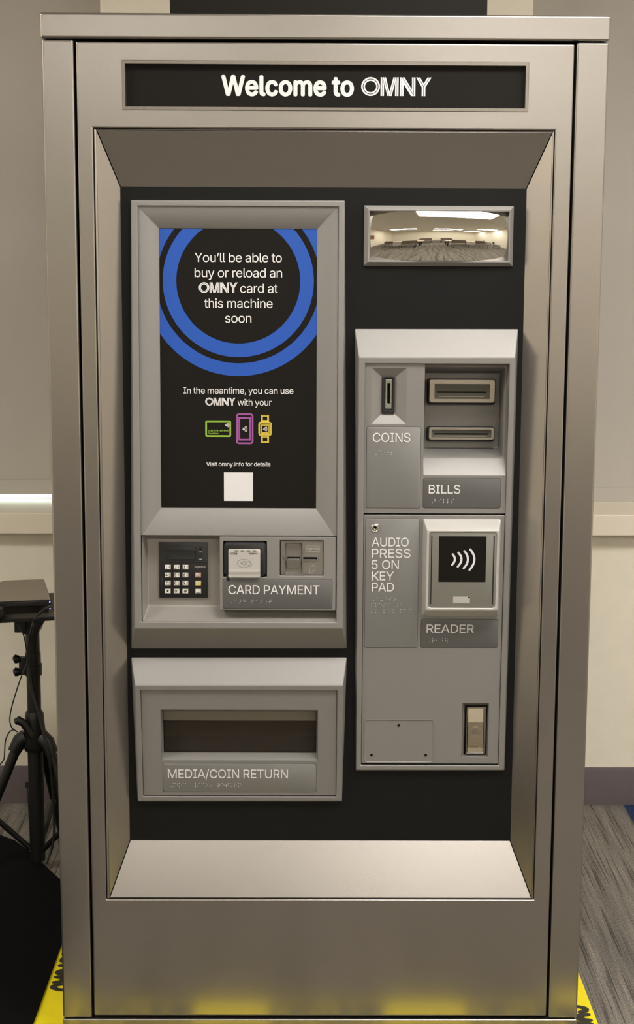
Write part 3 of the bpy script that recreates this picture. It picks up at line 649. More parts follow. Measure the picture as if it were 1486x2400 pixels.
def symbol(mb, fc, r, wd, d, n=4):
    """small contactless symbol filling r"""
    x0, x1, z0, z1 = r
    zc, h = (z0 + z1) / 2, (z1 - z0) / 2
    arcs = []
    for k in range(n):
        f = (k + 1.2) / (n + 0.2)
        x = x0 + (x1 - x0) * 0.78 * k / max(1, n - 1)
        arcs.append(((x, zc + h * f), (x + (x1 - x0) * 0.20, zc), (x, zc - h * f)))
    return waves(mb, fc, arcs, wd, d)


# ================================================================== the room
XL, XR, YB, YF, ZC = -2.5, 3.4, 1.38, -9.0, 2.75
WIN_T = 2.55
PIER = (-0.577, 0.563)
SILL = 0.843
room = Face(ZC, YB, 0.0, YB)

fl = MB().box(XL - 0.2, XR + 0.2, YF - 0.2, YB + 0.25, -0.1, 0.0).build('floor', CARPET)
structure(fl)
structure(MB().box(XL - 0.2, XR + 0.2, YF - 0.2, YB + 0.25, ZC, ZC + 0.1).build('ceiling', CEIL))
wins = [(XL + 0.35, PIER[0], SILL - 0.06, WIN_T), (PIER[1], XR - 0.35, SILL - 0.06, WIN_T)]
structure(MB().sheet(room, (XL - 0.2, XR + 0.2, 0.0, ZC), wins, -0.25, 0.0).build('wall_back', WALL))
structure(MB().box(XL - 0.2, XL, YF, YB, 0, ZC).build('wall_left', WALL))
structure(MB().box(XR, XR + 0.2, YF, YB, 0, ZC).build('wall_right', WALL))
structure(MB().box(XL - 0.2, XR + 0.2, YF - 0.2, YF, 0, ZC).build('wall_front', WALL))
bb = MB()
bb.loft([[(XL, YB, 0), (XL, YB - 0.012, 0), (XL, YB - 0.012, 0.096), (XL, YB - 0.009, 0.108), (XL, YB, 0.108)],
         [(XR, YB, 0), (XR, YB - 0.012, 0), (XR, YB - 0.012, 0.096), (XR, YB - 0.009, 0.108), (XR, YB, 0.108)]], True, True)
structure(bb.build('baseboard_back', BASE))
for k, wr in enumerate(wins):
    wn = structure(MB().sheet(room, wr, [(wr[0] + 0.04, wr[1] - 0.04, wr[2] + 0.0615, wr[3] - 0.04)], -0.25, -0.21).build('window_%d' % (k + 1), ALUFRAME))
    MB().box(wr[0] + 0.03, wr[1] - 0.03, YB + 0.225, YB + 0.231, wr[2] + 0.04, wr[3] - 0.03).build('pane', GLASS, wn)
    x0, x1 = (wr[0] - 0.03, wr[1] + 0.03)
    sl = MB().box(x0, x1, YB - 0.05, YB + 0.209, SILL - 0.06, SILL)
    structure(sl.build('trim_%d' % (k + 1), TRIM, bevel=0.004))

# roller shades in the two windows
for k, (wr, hem, lab) in enumerate(((wins[0], 0.8618, 'closed grey roller shade left of the machine, a bright slit of daylight under its hem'),
                                    (wins[1], 0.8445, 'closed grey roller shade right of the machine, hem down on the sill'))):
    sh = thing('roller_shade', lab, 'window shade', ((wr[0] + wr[1]) / 2, YB + 0.17, hem), 'roller shades behind the machine')
    sh.location = (0, 0, 0)
    MB().box(wr[0] + 0.004, wr[1] - 0.004, YB + 0.168, YB + 0.170, hem + 0.04, WIN_T - 0.03).build('shade_fabric', SHADE, sh)
    MB().box(wr[0] + 0.004, wr[1] - 0.004, YB + 0.162, YB + 0.176, hem, hem + 0.042).build('hem_bar', SHADE, sh, bevel=0.002)
    MB().tube([(wr[0] + 0.005, YB + 0.185, WIN_T - 0.03), (wr[1] - 0.005, YB + 0.185, WIN_T - 0.03)], 0.025, 16).build('roller_tube', SHADE, sh)

# ceiling lights (the room's own lamps, and a left pair added as fill)
LIGHTS = [(0.65, -0.98, 'ceiling light panel of the middle row, nearest the machine'),
          (0.90, -5.20, 'ceiling light panel of the middle row, second from the machine'),
          (0.85, -7.20, 'ceiling light panel of the middle row, farthest from the machine'),
          (2.05, -0.60, 'ceiling light panel near the right wall, nearest the machine'),
          (2.60, -4.00, 'ceiling light panel near the right wall, second from the machine'),
          (2.60, -6.80, 'ceiling light panel near the right wall, farthest from the machine'),
          (-1.85, -0.95, 'added ceiling light panel brightening the left wall, nearest the machine'),
          (-0.95, -5.10, 'added ceiling light panel brightening the left steel, second from the machine')]
for (x, y, lab) in LIGHTS:
    t = thing('ceiling_light', lab, 'ceiling light', (x, y, ZC), 'ceiling light panels')
    MB().sheet(Flat((0, 0, 0), (1, 0), (0, 1)), (-0.62, 0.62, -0.32, 0.32), [(-0.59, 0.59, -0.29, 0.29)], -0.03, 0.0).build('light_frame', TRIM, t)
    MB().box(-0.585, 0.585, -0.285, 0.285, -0.022, -0.012).build('light_diffuser', LAMPFACE, t)

# ================================================================== the vending machine
VM = thing('vending_machine', 'tall brushed steel ticket vending machine with black screen and blue rings', 'vending machine')
F0 = Face(1.0, 0.0, 0.0, 0.0)          # the front plane of the door
FP = Face(1.0, 0.038, 0.0, 0.038)        # the black backplate set into the recess
FD = Face(1.6376, 0.0310, 0.8355, 0.0040)                           # display unit front, leaning back
FC = Face(1.3491, 0.0040, 0.5450, 0.0300)                           # cash unit front, leaning forward
FM = Face(0.7231, 0.0040, 0.4824, 0.0300)                           # return unit front, leaning forward

postL = (-0.5101, -0.4531, 0.043, 1.9154)
postR = (0.5112, 0.5112, 0.044, 1.9183)
HALF = 0.510
post_w = 0.0575
door = (-HALF + post_w + 0.004, HALF - post_w - 0.004, 0.0489, 1.9148)
kick = 0.0426
captop, capbot = 1.9643, 1.92
DEPTH = 0.72

cab = MB()
rect = (-HALF + 0.002, HALF - 0.002, 0.012, captop - 0.004)
cab.loft([F0.loop(rect, -0.03), F0.loop(rect, -DEPTH)], False, True)
cab.loft([F0.loop(rect, -0.03), F0.loop(inset(rect, 0.002), -0.03), F0.loop(inset(rect, 0.002), -DEPTH + 0.01)], False, True)
cab.build('cabinet', [STEEL], VM)
MB().slab(F0, (-HALF - 0.0015, HALF + 0.0015, capbot, captop), -DEPTH, 0.004, 0.0).build('top_cap', STEEL, VM, bevel=0.0045, seg=3)
for sx in (-1, 1):
    a, b = sorted((sx * HALF, sx * (HALF - post_w)))
    MB().slab(F0, (a, b, kick + 0.0015, capbot - 0.002), -0.06, 0.0).build('side_post', STEEL, VM, bevel=0.004, seg=3)
MB().slab(F0, (-HALF, HALF, 0.0, kick - 0.0005), -DEPTH + 0.02, 0.001).build('plinth', STEEL, VM, bevel=0.003, seg=2)

sign_o = (-0.3639, 0.3649, 1.7979, 1.88)
rec_o = (-0.4197, 0.4172, 0.2925, 1.7636)
MB().sheet(F0, door, [sign_o, rec_o], -0.02, 0.0).build('door', STEEL, VM, bevel=0.0032, seg=3)
# black sheet standing in for the cabinet's inner shade behind the door gaps
MB().sheet(F0, (-HALF + 0.004, HALF - 0.004, kick + 0.003, capbot), [inset(rec_o, -0.01), sign_o], -0.045, -0.04).build('gap_shade', VOID, VM)

hs = MB()
hs.loft([F0.loop(inset(sign_o, -0.0018), -0.001), F0.loop(inset(sign_o, -0.0018), 0.0022), F0.loop(inset(sign_o, 0.0035), 0.0022), F0.loop(inset(sign_o, 0.0045), -0.010)])
hsign = MB().slab(F0, inset(sign_o, 0.002), -0.02, -0.009).build('header_sign', BLACK_PRINT, VM)
hs.build('sign_frame', STEEL_DARK, hsign)
t = MB()
text(t, F0, 'Welcome to', (-0.1879, 0.0521, 1.8237, 1.8566), -0.0086, 28)
t.build('lettering', WHITE, hsign, smooth=False)
t = MB()
wordmark(t, F0, (0.0652, 0.1923, 1.8233, 1.8561), -0.0086)
t.build('wordmark', WHITE, hsign, smooth=False)

# recess: lip and four sloping steel panels, mitred with a hairline gap
ro = (-0.4138, 0.413, 0.2952, 1.7598)
ri = (-0.3763, 0.3733, 0.3989, 1.6611)
lip = MB()
lip.loft([F0.loop(inset(rec_o, 0.0012), -0.02), F0.loop(inset(rec_o, 0.0012), -0.002), F0.loop(inset(rec_o, 0.0022), -0.0008),
          F0.loop(inset(ro, -0.0006), -0.002), F0.loop(inset(ro, 0.0005), -0.02)])
lip.build('recess_lip', STEEL, VM)
Lo, Li = F0.loop(ro, -0.002), FP.loop(ri, 0.0)
for k in range(4):
    a, b, c, d = (Vector(p) for p in (Lo[k], Lo[(k + 1) % 4], Li[(k + 1) % 4], Li[k]))
    e = (b - a).normalized() * 0.0009
    p = [a + e, b - e, c - e, d + e]
    nrm = (b - a).cross(d - a).normalized() * 0.002
    if nrm.y > 0:
        nrm = -nrm
    q = MB()
    q.loft([[v - nrm for v in p], p], True, True)
    q.build('recess_panel', STEEL, VM, bevel=0.0006)
rb = MB()
rb.loft([F0.loop(inset(ro, -0.006), -0.012), FP.loop(inset(ri, -0.006), -0.012)])
rb.build('recess_backing', VOID, VM)

hD = (-0.3538, 0.0341, 0.8329, 1.631)
hC = (0.0704, 0.3552, 0.5498, 1.3439)
hM = (-0.3461, 0.0269, 0.4863, 0.6954)
MB().sheet(FP, inset(ri, -0.006), [hD, hC, hM, inset((0.0838, 0.3412, 1.5291, 1.6188), -0.004)], -0.004, 0.0).build('backplate', BLACK, VM)


def hexa(mb, back, front, openings, fc):
    """housing: outline on the backplate, front outline on the leaning face, then loops into the opening"""
    lp = [[(x, 0.038, z) for x, z in back], [fc.w(x, z, 0) for x, z in front]] + openings
    return mb.loft(lp)


# ---- display unit
oD = (-0.3444, 0.0264, 0.8475, 1.6261)
dh = MB()
hexa(dh, [(-0.3683, 0.7867), (0.0475, 0.7879), (0.038, 1.6381), (-0.3579, 1.637)],
     [(-0.3582, 0.8345), (0.039, 0.8356), (0.0374, 1.6371), (-0.3567, 1.636)],
     [FD.loop(oD, 0.0), FD.loop(oD, -0.005)], FD)
DU = dh.build('display_unit', GREY, VM, bevel=0.0022, seg=3)
bz_o = (oD[0], oD[1], (-0.011, 1.0133)[1], oD[3])
scr = (-0.3076, -0.013, 1.0617, 1.5863)
bz = MB()
bz_i = (-0.3402, 0.0204, 1.014, 1.622)
bz.loft([FD.loop(bz_o, -0.02), FD.loop(bz_o, -0.0045), FD.loop(bz_i, -0.0045), FD.loop(scr, -0.027), FD.loop(scr, -0.032)])
bz.build('screen_bezel', GREY, DU, bevel=0.0009)
bay_o = (oD[0] + 0.0015, oD[1] - 0.0005, oD[2], bz_o[2] - 0.001)
bay_i = (-0.3357, 0.0248, 0.8709, 1.002)
bay = MB()
bay.loft([FD.loop(bay_o, -0.004), FD.loop((bay_o[0] + 0.001, bay_o[1], bay_o[2] + 0.001, bay_o[3]), -0.007), FD.loop(bay_i, -0.036)], False, True)
bay.build('payment_bay', GREY_BAY, DU, bevel=0.0025, seg=3)

# screen with its printed message
sc = MB().slab(FD, inset(scr, -0.002), -0.034, -0.0285).build('screen', BLACK_PRINT, VM)
dd = -0.0281
cx, cz = (-0.1602, 1.4895)
px = abs((0.2397, 1.4913)[0] - (-0.1598, 1.4895)[0]) / 500


def clip_ring(mb, r0, r1, box, n=180):
    """annulus around (cx, cz) clipped to the screen rectangle"""
    for k in range(n):
        pts = []
        for (r, a) in ((r0, k), (r1, k), (r1, k + 1), (r0, k + 1)):
            t = 2 * math.pi * a / n
            pts.append((cx + r * math.cos(t), cz + r * math.sin(t)))
        for (ax, lim, sg) in ((0, box[0], 1), (0, box[1], -1), (1, box[2], 1), (1, box[3], -1)):
            out = []
            for i in range(len(pts)):
                p, q = pts[i - 1], pts[i]
                ip, iq = (p[ax] - lim) * sg >= 0, (q[ax] - lim) * sg >= 0
                if ip != iq:
                    f = (lim - p[ax]) / (q[ax] - p[ax])
                    out.append((p[0] + f * (q[0] - p[0]), p[1] + f * (q[1] - p[1])))
                if iq:
                    out.append(q)
            pts = out
            if not pts:
                break
        if len(pts) > 2:
            mb.poly([FD.w(x, z, dd) for x, z in pts])
    return mb


rg = MB()
clip_ring(rg, 145.2 * px, 177.0 * px, inset(scr, 0.0002))
clip_ring(rg, 191.4 * px, 221.4 * px, inset(scr, 0.0002))
rg.build('ring_graphic', BLUE, sc, smooth=False)
TX = dd + 0.0002
t = MB()
text(t, FD, 'You’ll be able to', (-0.2418, -0.0787, 1.5248, 1.5416), TX, 0)
t.build('text_line', WHITE, sc, smooth=False)
t = MB()
text(t, FD, 'buy or reload an', (-0.2419, -0.0782, 1.4967, 1.5135), TX, 0)
t.build('text_line', WHITE, sc, smooth=False)
t = MB()
wordmark(t, FD, (-0.2341, -0.1614, 1.4676, 1.487), TX)
t.build('wordmark', WHITE, sc, smooth=False)
t = MB()
text(t, FD, 'card at', (-0.1568, -0.0863, 1.468, 1.4848), TX, 0)
t.build('text_line', WHITE, sc, smooth=False)
t = MB()
text(t, FD, 'this machine', (-0.2242, -0.0959, 1.44, 1.4568), TX, 0)
t.build('text_line', WHITE, sc, smooth=False)
t = MB()
text(t, FD, 'soon', (-0.1851, -0.1357, 1.4125, 1.4293), TX, 0)
t.build('text_line', WHITE, sc, smooth=False)
t = MB()
text(t, FD, 'In the meantime, you can use', (-0.2641, -0.0565, 1.2793, 1.2913), TX, 0)
t.build('text_line', WHITE, sc, smooth=False)
t = MB()
wordmark(t, FD, (-0.2231, -0.1659, 1.2569, 1.2718), TX)
t.build('wordmark', WHITE, sc, smooth=False)
t = MB()
text(t, FD, 'with your', (-0.1619, -0.0978, 1.2571, 1.2692), TX, 0)
t.build('text_line', WHITE, sc, smooth=False)
t = MB()
text(t, FD, 'Visit omny.info for details', (-0.2216, -0.0997, 1.1418, 1.1498), TX, 9)
t.build('text_line', WHITE, sc, smooth=False)
MB().slab(FD, (-0.1882, -0.133, 1.0756, 1.1302), dd, dd + 0.0002).build('white_square', WHITE_PLAIN, sc)['label'] = 'plain white square printed near the foot of the screen'


def outline(mb, r, rad, wd, d):
    lp = FD.loop(r, d, rad, 5)
    return mb.strokes(FD, [(p[0], p[2]) for p in lp], wd, d, True)


def rings(mb, r, rad, d=TX):
    """double hairline box as on the printed icons"""
    outline(mb, inset(r, 0.75 * px), max(rad - 0.7 * px, 0), 1.55 * px, d)
    outline(mb, inset(r, 3.0 * px), max(rad - 3 * px, 0), 1.55 * px, d)
    return mb


ic = MB()
card = (-0.2231, -0.1744, 1.1977, 1.2285)
rings(ic, card, 4 * px)
text(ic, FD, '1234 5678 9109 8765', (-0.2175, -0.1797, 1.2079, 1.2108), TX, 24)
text(ic, FD, 'Transit Rider', (-0.2177, -0.198, 1.2027, 1.2056), TX, 12)
ic.m(1)
symbol(ic, FD, (-0.1854, -0.1781, 1.2159, 1.2242), 1.1 * px, TX, 5)
ic.build('card_icon', [LIME, WHITE], sc, smooth=False)
ic = MB()
rings(ic, (-0.165, -0.1321, 1.1839, 1.2421), 7 * px)
rings(ic, (-0.1603, -0.1369, 1.191, 1.2351), 0)
ic.m(1)
symbol(ic, FD, (-0.1527, -0.1438, 1.2074, 1.2181), 1.3 * px, TX, 4)
ic.build('phone_icon', [PURPLE, WHITE], sc, smooth=False)
ic = MB()
rings(ic, (-0.1227, -0.0974, 1.1999, 1.2265), 6 * px)
rings(ic, (-0.1183, -0.1019, 1.2037, 1.2223), 0)
for r in ((-0.1175, -0.1028, 1.2265, 1.2395), (-0.1175, -0.1027, 1.1865, 1.1999)):
    rings(ic, r, 0)
ic.m(1)
symbol(ic, FD, (-0.1135, -0.1064, 1.2083, 1.2175), 1.1 * px, TX, 4)
ic.build('watch_icon', [AMBER, WHITE], sc, smooth=False)

# ---- keypad in the bay
KD = -0.036
kp_r = (-0.3131, -0.2201, 0.8872, 0.9945)
kp = MB().slab(FD, kp_r, KD, KD + 0.004, 0.0006)
kp.slab(FD, (-0.3098, -0.2223, 0.9559, 0.9579), KD + 0.004, KD + 0.0052, 0.0003)
kp.slab(FD, (-0.2533, -0.2515, 0.8931, 0.9512), KD + 0.004, KD + 0.0052, 0.0003)
kp.slab(FD, (-0.3105, -0.3068, 0.9054, 0.9261), KD + 0.004, KD + 0.0048, 0.0003)
for r in ((-0.2358, -0.2304, 0.9763, 0.9872), (-0.2362, -0.2308, 0.9618, 0.9723)):
    kp.m(1).slab(FD, r, KD + 0.004, KD + 0.0046)
    kp.m(2).slab(FD, (r[0], r[1], r[2], r[2] + 0.0013), KD + 0.004, KD + 0.0056)
kp.m(2)
text(kp, FD, 'ingenico', (-0.245, -0.2244, 0.9458, 0.9493), KD + 0.0043, 8)
KP = kp.build('keypad', [BLACK_GLOSS, LCD, SILVER], VM)
ds = MB().slab(FD, (-0.2995, -0.2424, 0.9609, 0.9866), KD + 0.004, KD + 0.0062, 0.002)
ds.m(1).slab(FD, (-0.2976, -0.2431, 0.9624, 0.9796), KD + 0.0058, KD + 0.0065)
ds.m(2).strokes(FD, [(-0.2942, 0.9693), (-0.2911, 0.9638)], 0.0013, KD + 0.0067)
ds.build('keypad_display', [BLACK_GLOSS, LCD, VOID], KP)
ROWS = [(1328.9, 394.3), (1347.1, 393.9), (1366.5, 393.1), (1385.4, 392.3)]
kz = [(-0.2786, 0.9474)[1], (-0.2787, 0.9322)[1], (-0.2788, 0.9164)[1], (-0.2789, 0.9007)[1]]
kx = [(-0.2964, 0.9241)[0], (-0.2795, 0.9241)[0], (-0.2626, 0.9242)[0], (-0.2382, 0.9243)[0]]
SUB = {'1': 'QZ', '2': 'ABC', '3': 'DEF', '4': 'GHI', '5': 'JKL', '6': 'MNO', '7': 'PRS', '8': 'TUV', '9': 'WXY'}
KW, KH = 0.0058, 0.0048


def key(ch, x, z, m0, bar=None):
    k = MB()
    r = (x - KW, x + KW, z - KH, z + KH)
    kd = KD + 0.004
    # a key whose face leans up: its lower edge stands out further
    k.loft([FD.loop(r, kd), [FD.w(r[0], r[2], kd + 0.0042), FD.w(r[1], r[2], kd + 0.0042), FD.w(r[1], r[3], kd + 0.0026), FD.w(r[0], r[3], kd + 0.0026)],
            [FD.w(r[0] + 0.0005, r[2] + 0.0013, kd + 0.0046), FD.w(r[1] - 0.0005, r[2] + 0.0013, kd + 0.0046),
             FD.w(r[1] - 0.0005, r[3] - 0.0004, kd + 0.0031), FD.w(r[0] + 0.0005, r[3] - 0.0004, kd + 0.0031)]], False, True)
    k.m(1)
    kf = Face(z + KH, FD.w(0, z + KH, kd + 0.0034)[1], z - KH, FD.w(0, z - KH, kd + 0.0052)[1])
    if ch in SUB:
        text(k, kf, ch, (x - 0.0042, x - (0.0016 if ch == '1' else 0.0004), z - 0.0022, z + 0.0032), 0, 12)
        for n, c in enumerate(SUB[ch]):
            text(k, kf, c, (x + 0.0022, x + 0.0046, z + 0.0012 - 0.0025 * n, z + 0.0032 - 0.0025 * n), 0, 8)
    elif ch == '*':
        text(k, kf, ch, (x - 0.0022, x + 0.0022, z - 0.0040, z + 0.0026), 0, 14)
    elif ch in '0#':
        text(k, kf, ch, (x - (0.0035 if ch == '0' else 0.003), x + (0.0008 if ch == '0' else 0.003), z - 0.0022, z + 0.0032), 0, 12)
    elif ch == 'x':
        k.m(2)
        k.strokes(kf, [(x - 0.004, z + 0.0034), (x - 0.0005, z + 0.0004)], 0.0007, 0)
        k.strokes(kf, [(x - 0.0005, z + 0.0034), (x - 0.004, z + 0.0004)], 0.0007, 0)
    elif ch == '<':
        k.m(2)
        k.strokes(kf, [(x - 0.0012, z + 0.0036), (x - 0.0042, z + 0.0018), (x - 0.0012, z - 0.0002)], 0.0007, 0)
    elif ch == 'o':
        k.m(2)
        k.loft([kf.ring(x - 0.0025, z + 0.002, 0.0021, 0, 16), kf.ring(x - 0.0025, z + 0.002, 0.0014, 0, 16)])
    if bar:
        k.m(3)
        k.strokes(kf, [(x - 0.0042, z - 0.0030), (x + 0.0036, z - 0.0030)], 0.0012, 0.0001)
    return k.build('key', [m0, VOID, WHITE, bar or VOID], KP, smooth=False)


for i, row in enumerate(('123', '456', '789', '*0#')):
    for j, ch in enumerate(row):
        key(ch, kx[j] - (i - 1.5) * 0.0002, kz[i], KEYMETAL)
key('x', kx[3], kz[1], KEYCOPPER, RED)['label'] = 'reddish cancel key with a white cross'
key('<', kx[3], kz[2], KEYGOLD, AMBER)['label'] = 'yellow-edged correction key with a white chevron'
key('o', kx[3], kz[3], KEYMETAL, GREEN)['label'] = 'green-barred enter key with a white ring'

# ---- card payment plate with contactless reader and card slot
pp_r = (-0.1957, 0.0249, 0.87, 1.0114)
ph1 = (-0.1886, -0.1062, 0.9344, 1.0027)
ph2 = (-0.0812, 0.0013, 0.9369, 1.0043)
PP = MB().sheet(FD, pp_r, [ph1, ph2], -0.036, -0.0015).build('payment_plate', GREY, VM, bevel=0.0014, seg=2)


def label_plate(parent, fc, r, d, rad, lines, cells, material, wt=0):
    """raised label plate with a dark hairline edge, white raised words and braille"""
    p = MB()
    p.slab(fc, inset(r, -0.0005), d - 0.001, d + 0.0003, 0, rad)
    p.m(1).slab(fc, r, d - 0.001, d + 0.0006, 0.0002, rad)
    o = p.build('label_plate', [VOID, material], parent)
    t = MB()
    for s, q in lines:
        text(t, fc, s, q, d + 0.0006, wt, 0.0007)
    t.build('lettering', WHITE, o, smooth=False)
    b = MB()
    for s, q in cells:
        braille(b, fc, s, q, d + 0.0006)
    b.build('braille', BRAILLE, o)
    return o


label_plate(PP, FD, (-0.1894, 0.0183, 0.8734, 0.9302), -0.0015, 0.004,
            [('CARD PAYMENT', (-0.179, -0.0057, 0.9013, 0.9184))],
            [('⠠⠉⠜⠙ ⠏⠁⠽⠰⠞', (-0.1756, -0.0985, 0.884, 0.89))], PLATE_DARK)
cr = MB()
cr.slab(FD, inset(ph1, 0.001), -0.03, 0.0015, 0.004, 0.008)
CR = cr.build('contactless_reader', BLACK_GLOSS, PP)
cover = (-0.1787, -0.1183, 0.934, 0.9881)
cv = MB()
zmid = cover[2] + 0.17 * (cover[3] - cover[2])
cv.loft([FD.loop(cover, 0.001, 0.003), FD.loop(cover, 0.0045, 0.003), FD.loop(inset(cover, 0.0008), 0.0055, 0.003)], False, True)
cv.loft([[FD.w(cover[0] + 0.0006, cover[2] + 0.0004, 0.0022), FD.w(cover[1] - 0.0006, cover[2] + 0.0004, 0.0022)],
         [FD.w(cover[0] + 0.0006, zmid, 0.0066), FD.w(cover[1] - 0.0006, zmid, 0.0066)],
         [FD.w(cover[0] + 0.0006, zmid + 0.006, 0.0058), FD.w(cover[1] - 0.0006, zmid + 0.006, 0.0058)]], closed=False)
cv.m(1)
text(cv, FD, 'iUC150B', (-0.1744, -0.1619, 0.9786, 0.9821), 0.0057, 10)
text(cv, FD, 'ingenico', (-0.1394, -0.1234, 0.9792, 0.9825), 0.0057, 8)
ex, ez = (-0.149, 0.9618)
ew = [(ex + 0.0128 * math.cos(a * math.pi / 20), ez + 0.0080 * math.sin(a * math.pi / 20)) for a in range(40)]
cv.strokes(FD, ew, 0.0004, 0.0057, True)
symbol(cv, FD, (ex - 0.007, ex + 0.003, ez - 0.0048, ez + 0.0048), 0.0005, 0.0057, 4)
cv.strokes(FD, [(ex + 0.004, ez + 0.003), (ex + 0.008, ez + 0.004), (ex + 0.012, ez + 0.001), (ex + 0.016, ez - 0.004)], 0.0004, 0.0058)
cv.strokes(FD, [(ex + 0.004, ez + 0.001), (ex + 0.007, ez - 0.001), (ex + 0.009, ez - 0.005), (ex + 0.013, ez - 0.0065)], 0.0004, 0.0058)
cv.m(2)
for k in range(4):
    x = cover[0] + 0.012 + k * 0.0113
    cv.poly([FD.w(x, cover[3] - 0.0045, 0.0057), FD.w(x + 0.007, cover[3] - 0.0045, 0.0057), FD.w(x + 0.007, cover[3] - 0.001, 0.0057), FD.w(x, cover[3] - 0.001, 0.0057)])
cv.build('reader_cover', [SILVER, BLACK_GLOSS, READER_GREY], CR)

cs_d = -0.0045
cs = MB()
cs_r = inset(ph2, 0.0014)
notch = (-0.0712, -0.0387, 0.9392, 0.999)
slot = (-0.0716, -0.0108, 0.9679, 0.9717)
cs.sheet(FD, cs_r, [notch, (notch[1], slot[1], slot[2], slot[3]), (slot[0] - 0.002, notch[0], slot[2], slot[3])], -0.02, cs_d)
CS = cs.build('card_slot', SLOTGREY, PP, bevel=0.0010, seg=2)
nt_ = MB()
nt_.loft([FD.loop(inset(notch, -0.0022), cs_d, 0.004), FD.loop(inset(notch, -0.0016), cs_d + 0.0012, 0.004), FD.loop(inset(notch, -0.0004), cs_d + 0.0012, 0.004), FD.loop(notch, cs_d - 0.001, 0.004), FD.loop(inset(notch, 0.0022), cs_d - 0.008, 0.004)], last=True)
nt_.build('thumb_notch', SLOTGREY, CS, angle=50)
tg = MB()
tw, tz1, tz2 = 0.0035, slot[2] - 0.0004, slot[2] - 0.0135
tg.loft([[FD.w(notch[0] + a, z, d) for a, z, d in ((tw + 0.003, tz1, -0.0125), (tw, tz1 - 0.004, -0.0125), (tw, tz2, -0.0125), (tw + 0.002, tz2 - 0.003, -0.0125))] +
         [FD.w(notch[1] - a, z, d) for a, z, d in ((tw + 0.002, tz2 - 0.003, -0.0125), (tw, tz2, -0.0125), (tw, tz1 - 0.004, -0.0125), (tw + 0.003, tz1, -0.0125))],
         [FD.w(notch[0] + a, z, d) for a, z, d in ((tw + 0.003, tz1, -0.0065), (tw, tz1 - 0.004, -0.0065), (tw, tz2, -0.0075), (tw + 0.002, tz2 - 0.003, -0.0085))] +
         [FD.w(notch[1] - a, z, d) for a, z, d in ((tw + 0.002, tz2 - 0.003, -0.0085), (tw, tz2, -0.0075), (tw, tz1 - 0.004, -0.0065), (tw + 0.003, tz1, -0.0065))]], last=True)
tg.build('notch_tongue', SLOTGREY, CS, bevel=0.0005)
MB().slab(FD, (notch[0] + 0.004, notch[1] - 0.004, slot[2] + 0.0006, slot[3] - 0.0006), -0.0135, -0.0118).build('slot_mouth', VOID, CS)
for r in ((notch[1] - 0.001, slot[1] + 0.0028, slot[2] - 0.0030, slot[3] + 0.0030), (slot[0] - 0.0045, notch[0] + 0.001, slot[2] - 0.003, slot[3] + 0.003)):
    h = (r[0] + 0.0022, r[1] - 0.0022, r[2] + 0.0025, r[3] - 0.0025)
    rim = MB()
    rim.loft([FD.loop(r, cs_d, 0.002), FD.loop(inset(r, 0.0006), cs_d + 0.002, 0.002), FD.loop(inset(h, -0.0004), cs_d + 0.002, 0.001), FD.loop(h, cs_d - 0.006, 0.001)])
    rim.build('slot_rim', SLOTGREY, CS)
MB().slab(FD, (slot[0] - 0.003, slot[1] + 0.001, slot[2] - 0.001, slot[3] + 0.001), cs_d - 0.012, cs_d - 0.0098).build('slot_void', VOID, CS)
em = MB()
er = (-0.0322, -0.0062, 0.983, 0.9937)
lpz = [(p[0], p[2]) for p in FD.loop(er, 0, 0.0015)]
em.strokes(FD, lpz, 0.0006, cs_d + 0.0004, True)
text(em, FD, 'ingenico', (-0.0307, -0.0076, 0.9865, 0.991), cs_d + 0.0002, 4, 0.0005)
em.build('embossed_badge', SILVER, CS)
em = MB()
ar = (-0.0245, -0.0138, 0.9426, 0.9574)
axm = (ar[0] + ar[1]) / 2 + 0.001
em.strokes(FD, [(ar[0] + 0.001, ar[3] - 0.004), (axm, ar[3]), (ar[1], ar[3] - 0.004)], 0.0008, cs_d + 0.0004)
em.strokes(FD, [(axm, ar[3]), (axm, ar[3] - 0.0065)], 0.0008, cs_d + 0.0004)
em.strokes(FD, [(ar[0], ar[3] - 0.007), (ar[0], ar[2]), (ar[0] + 0.006, ar[2]), (ar[0] + 0.006, ar[2] + 0.004), (ar[1], ar[2] + 0.005)], 0.0008, cs_d + 0.0004)
em.build('embossed_arrow', SILVER, CS)

# ---- mirror
mo = (0.0735, 0.3504, 1.5189, 1.6293)
mi = (0.0838, 0.3412, 1.5291, 1.6188)
mf = MB()
mf.loft([FP.loop(mo, 0.0), FP.loop(mo, 0.004), FP.loop(inset(mo, 0.0075), 0.012), FP.loop(mi, 0.0115), FP.loop(mi, -0.006)])
MR = mf.build('mirror', GREY, VM, bevel=0.0008)
mg = MB()
NX, NZ = 72, 28
wx, wz = (mi[1] - mi[0]), (mi[3] - mi[2])
vv = []
for j in range(NZ + 1):
    for i in range(NX + 1):
        u, v = i / NX * 2 - 1, j / NZ * 2 - 1
        bulge = 0.0265 - 0.0140 * u * u - 0.0040 * abs(u) ** 5 - 0.0095 * v * v - 0.0010 * v ** 4 + 0.0006 * math.sin(3.0 * u + 1.5 * v)
        vv.append(FP.w(mi[0] + wx * i / NX, mi[2] + wz * j / NZ, bulge + 0.0004 * v))
mg.add(vv, [(j * (NX + 1) + i, j * (NX + 1) + i + 1, (j + 1) * (NX + 1) + i + 1, (j + 1) * (NX + 1) + i) for j in range(NZ) for i in range(NX)])
mg.build('mirror_glass', MIRROR, MR, angle=180)

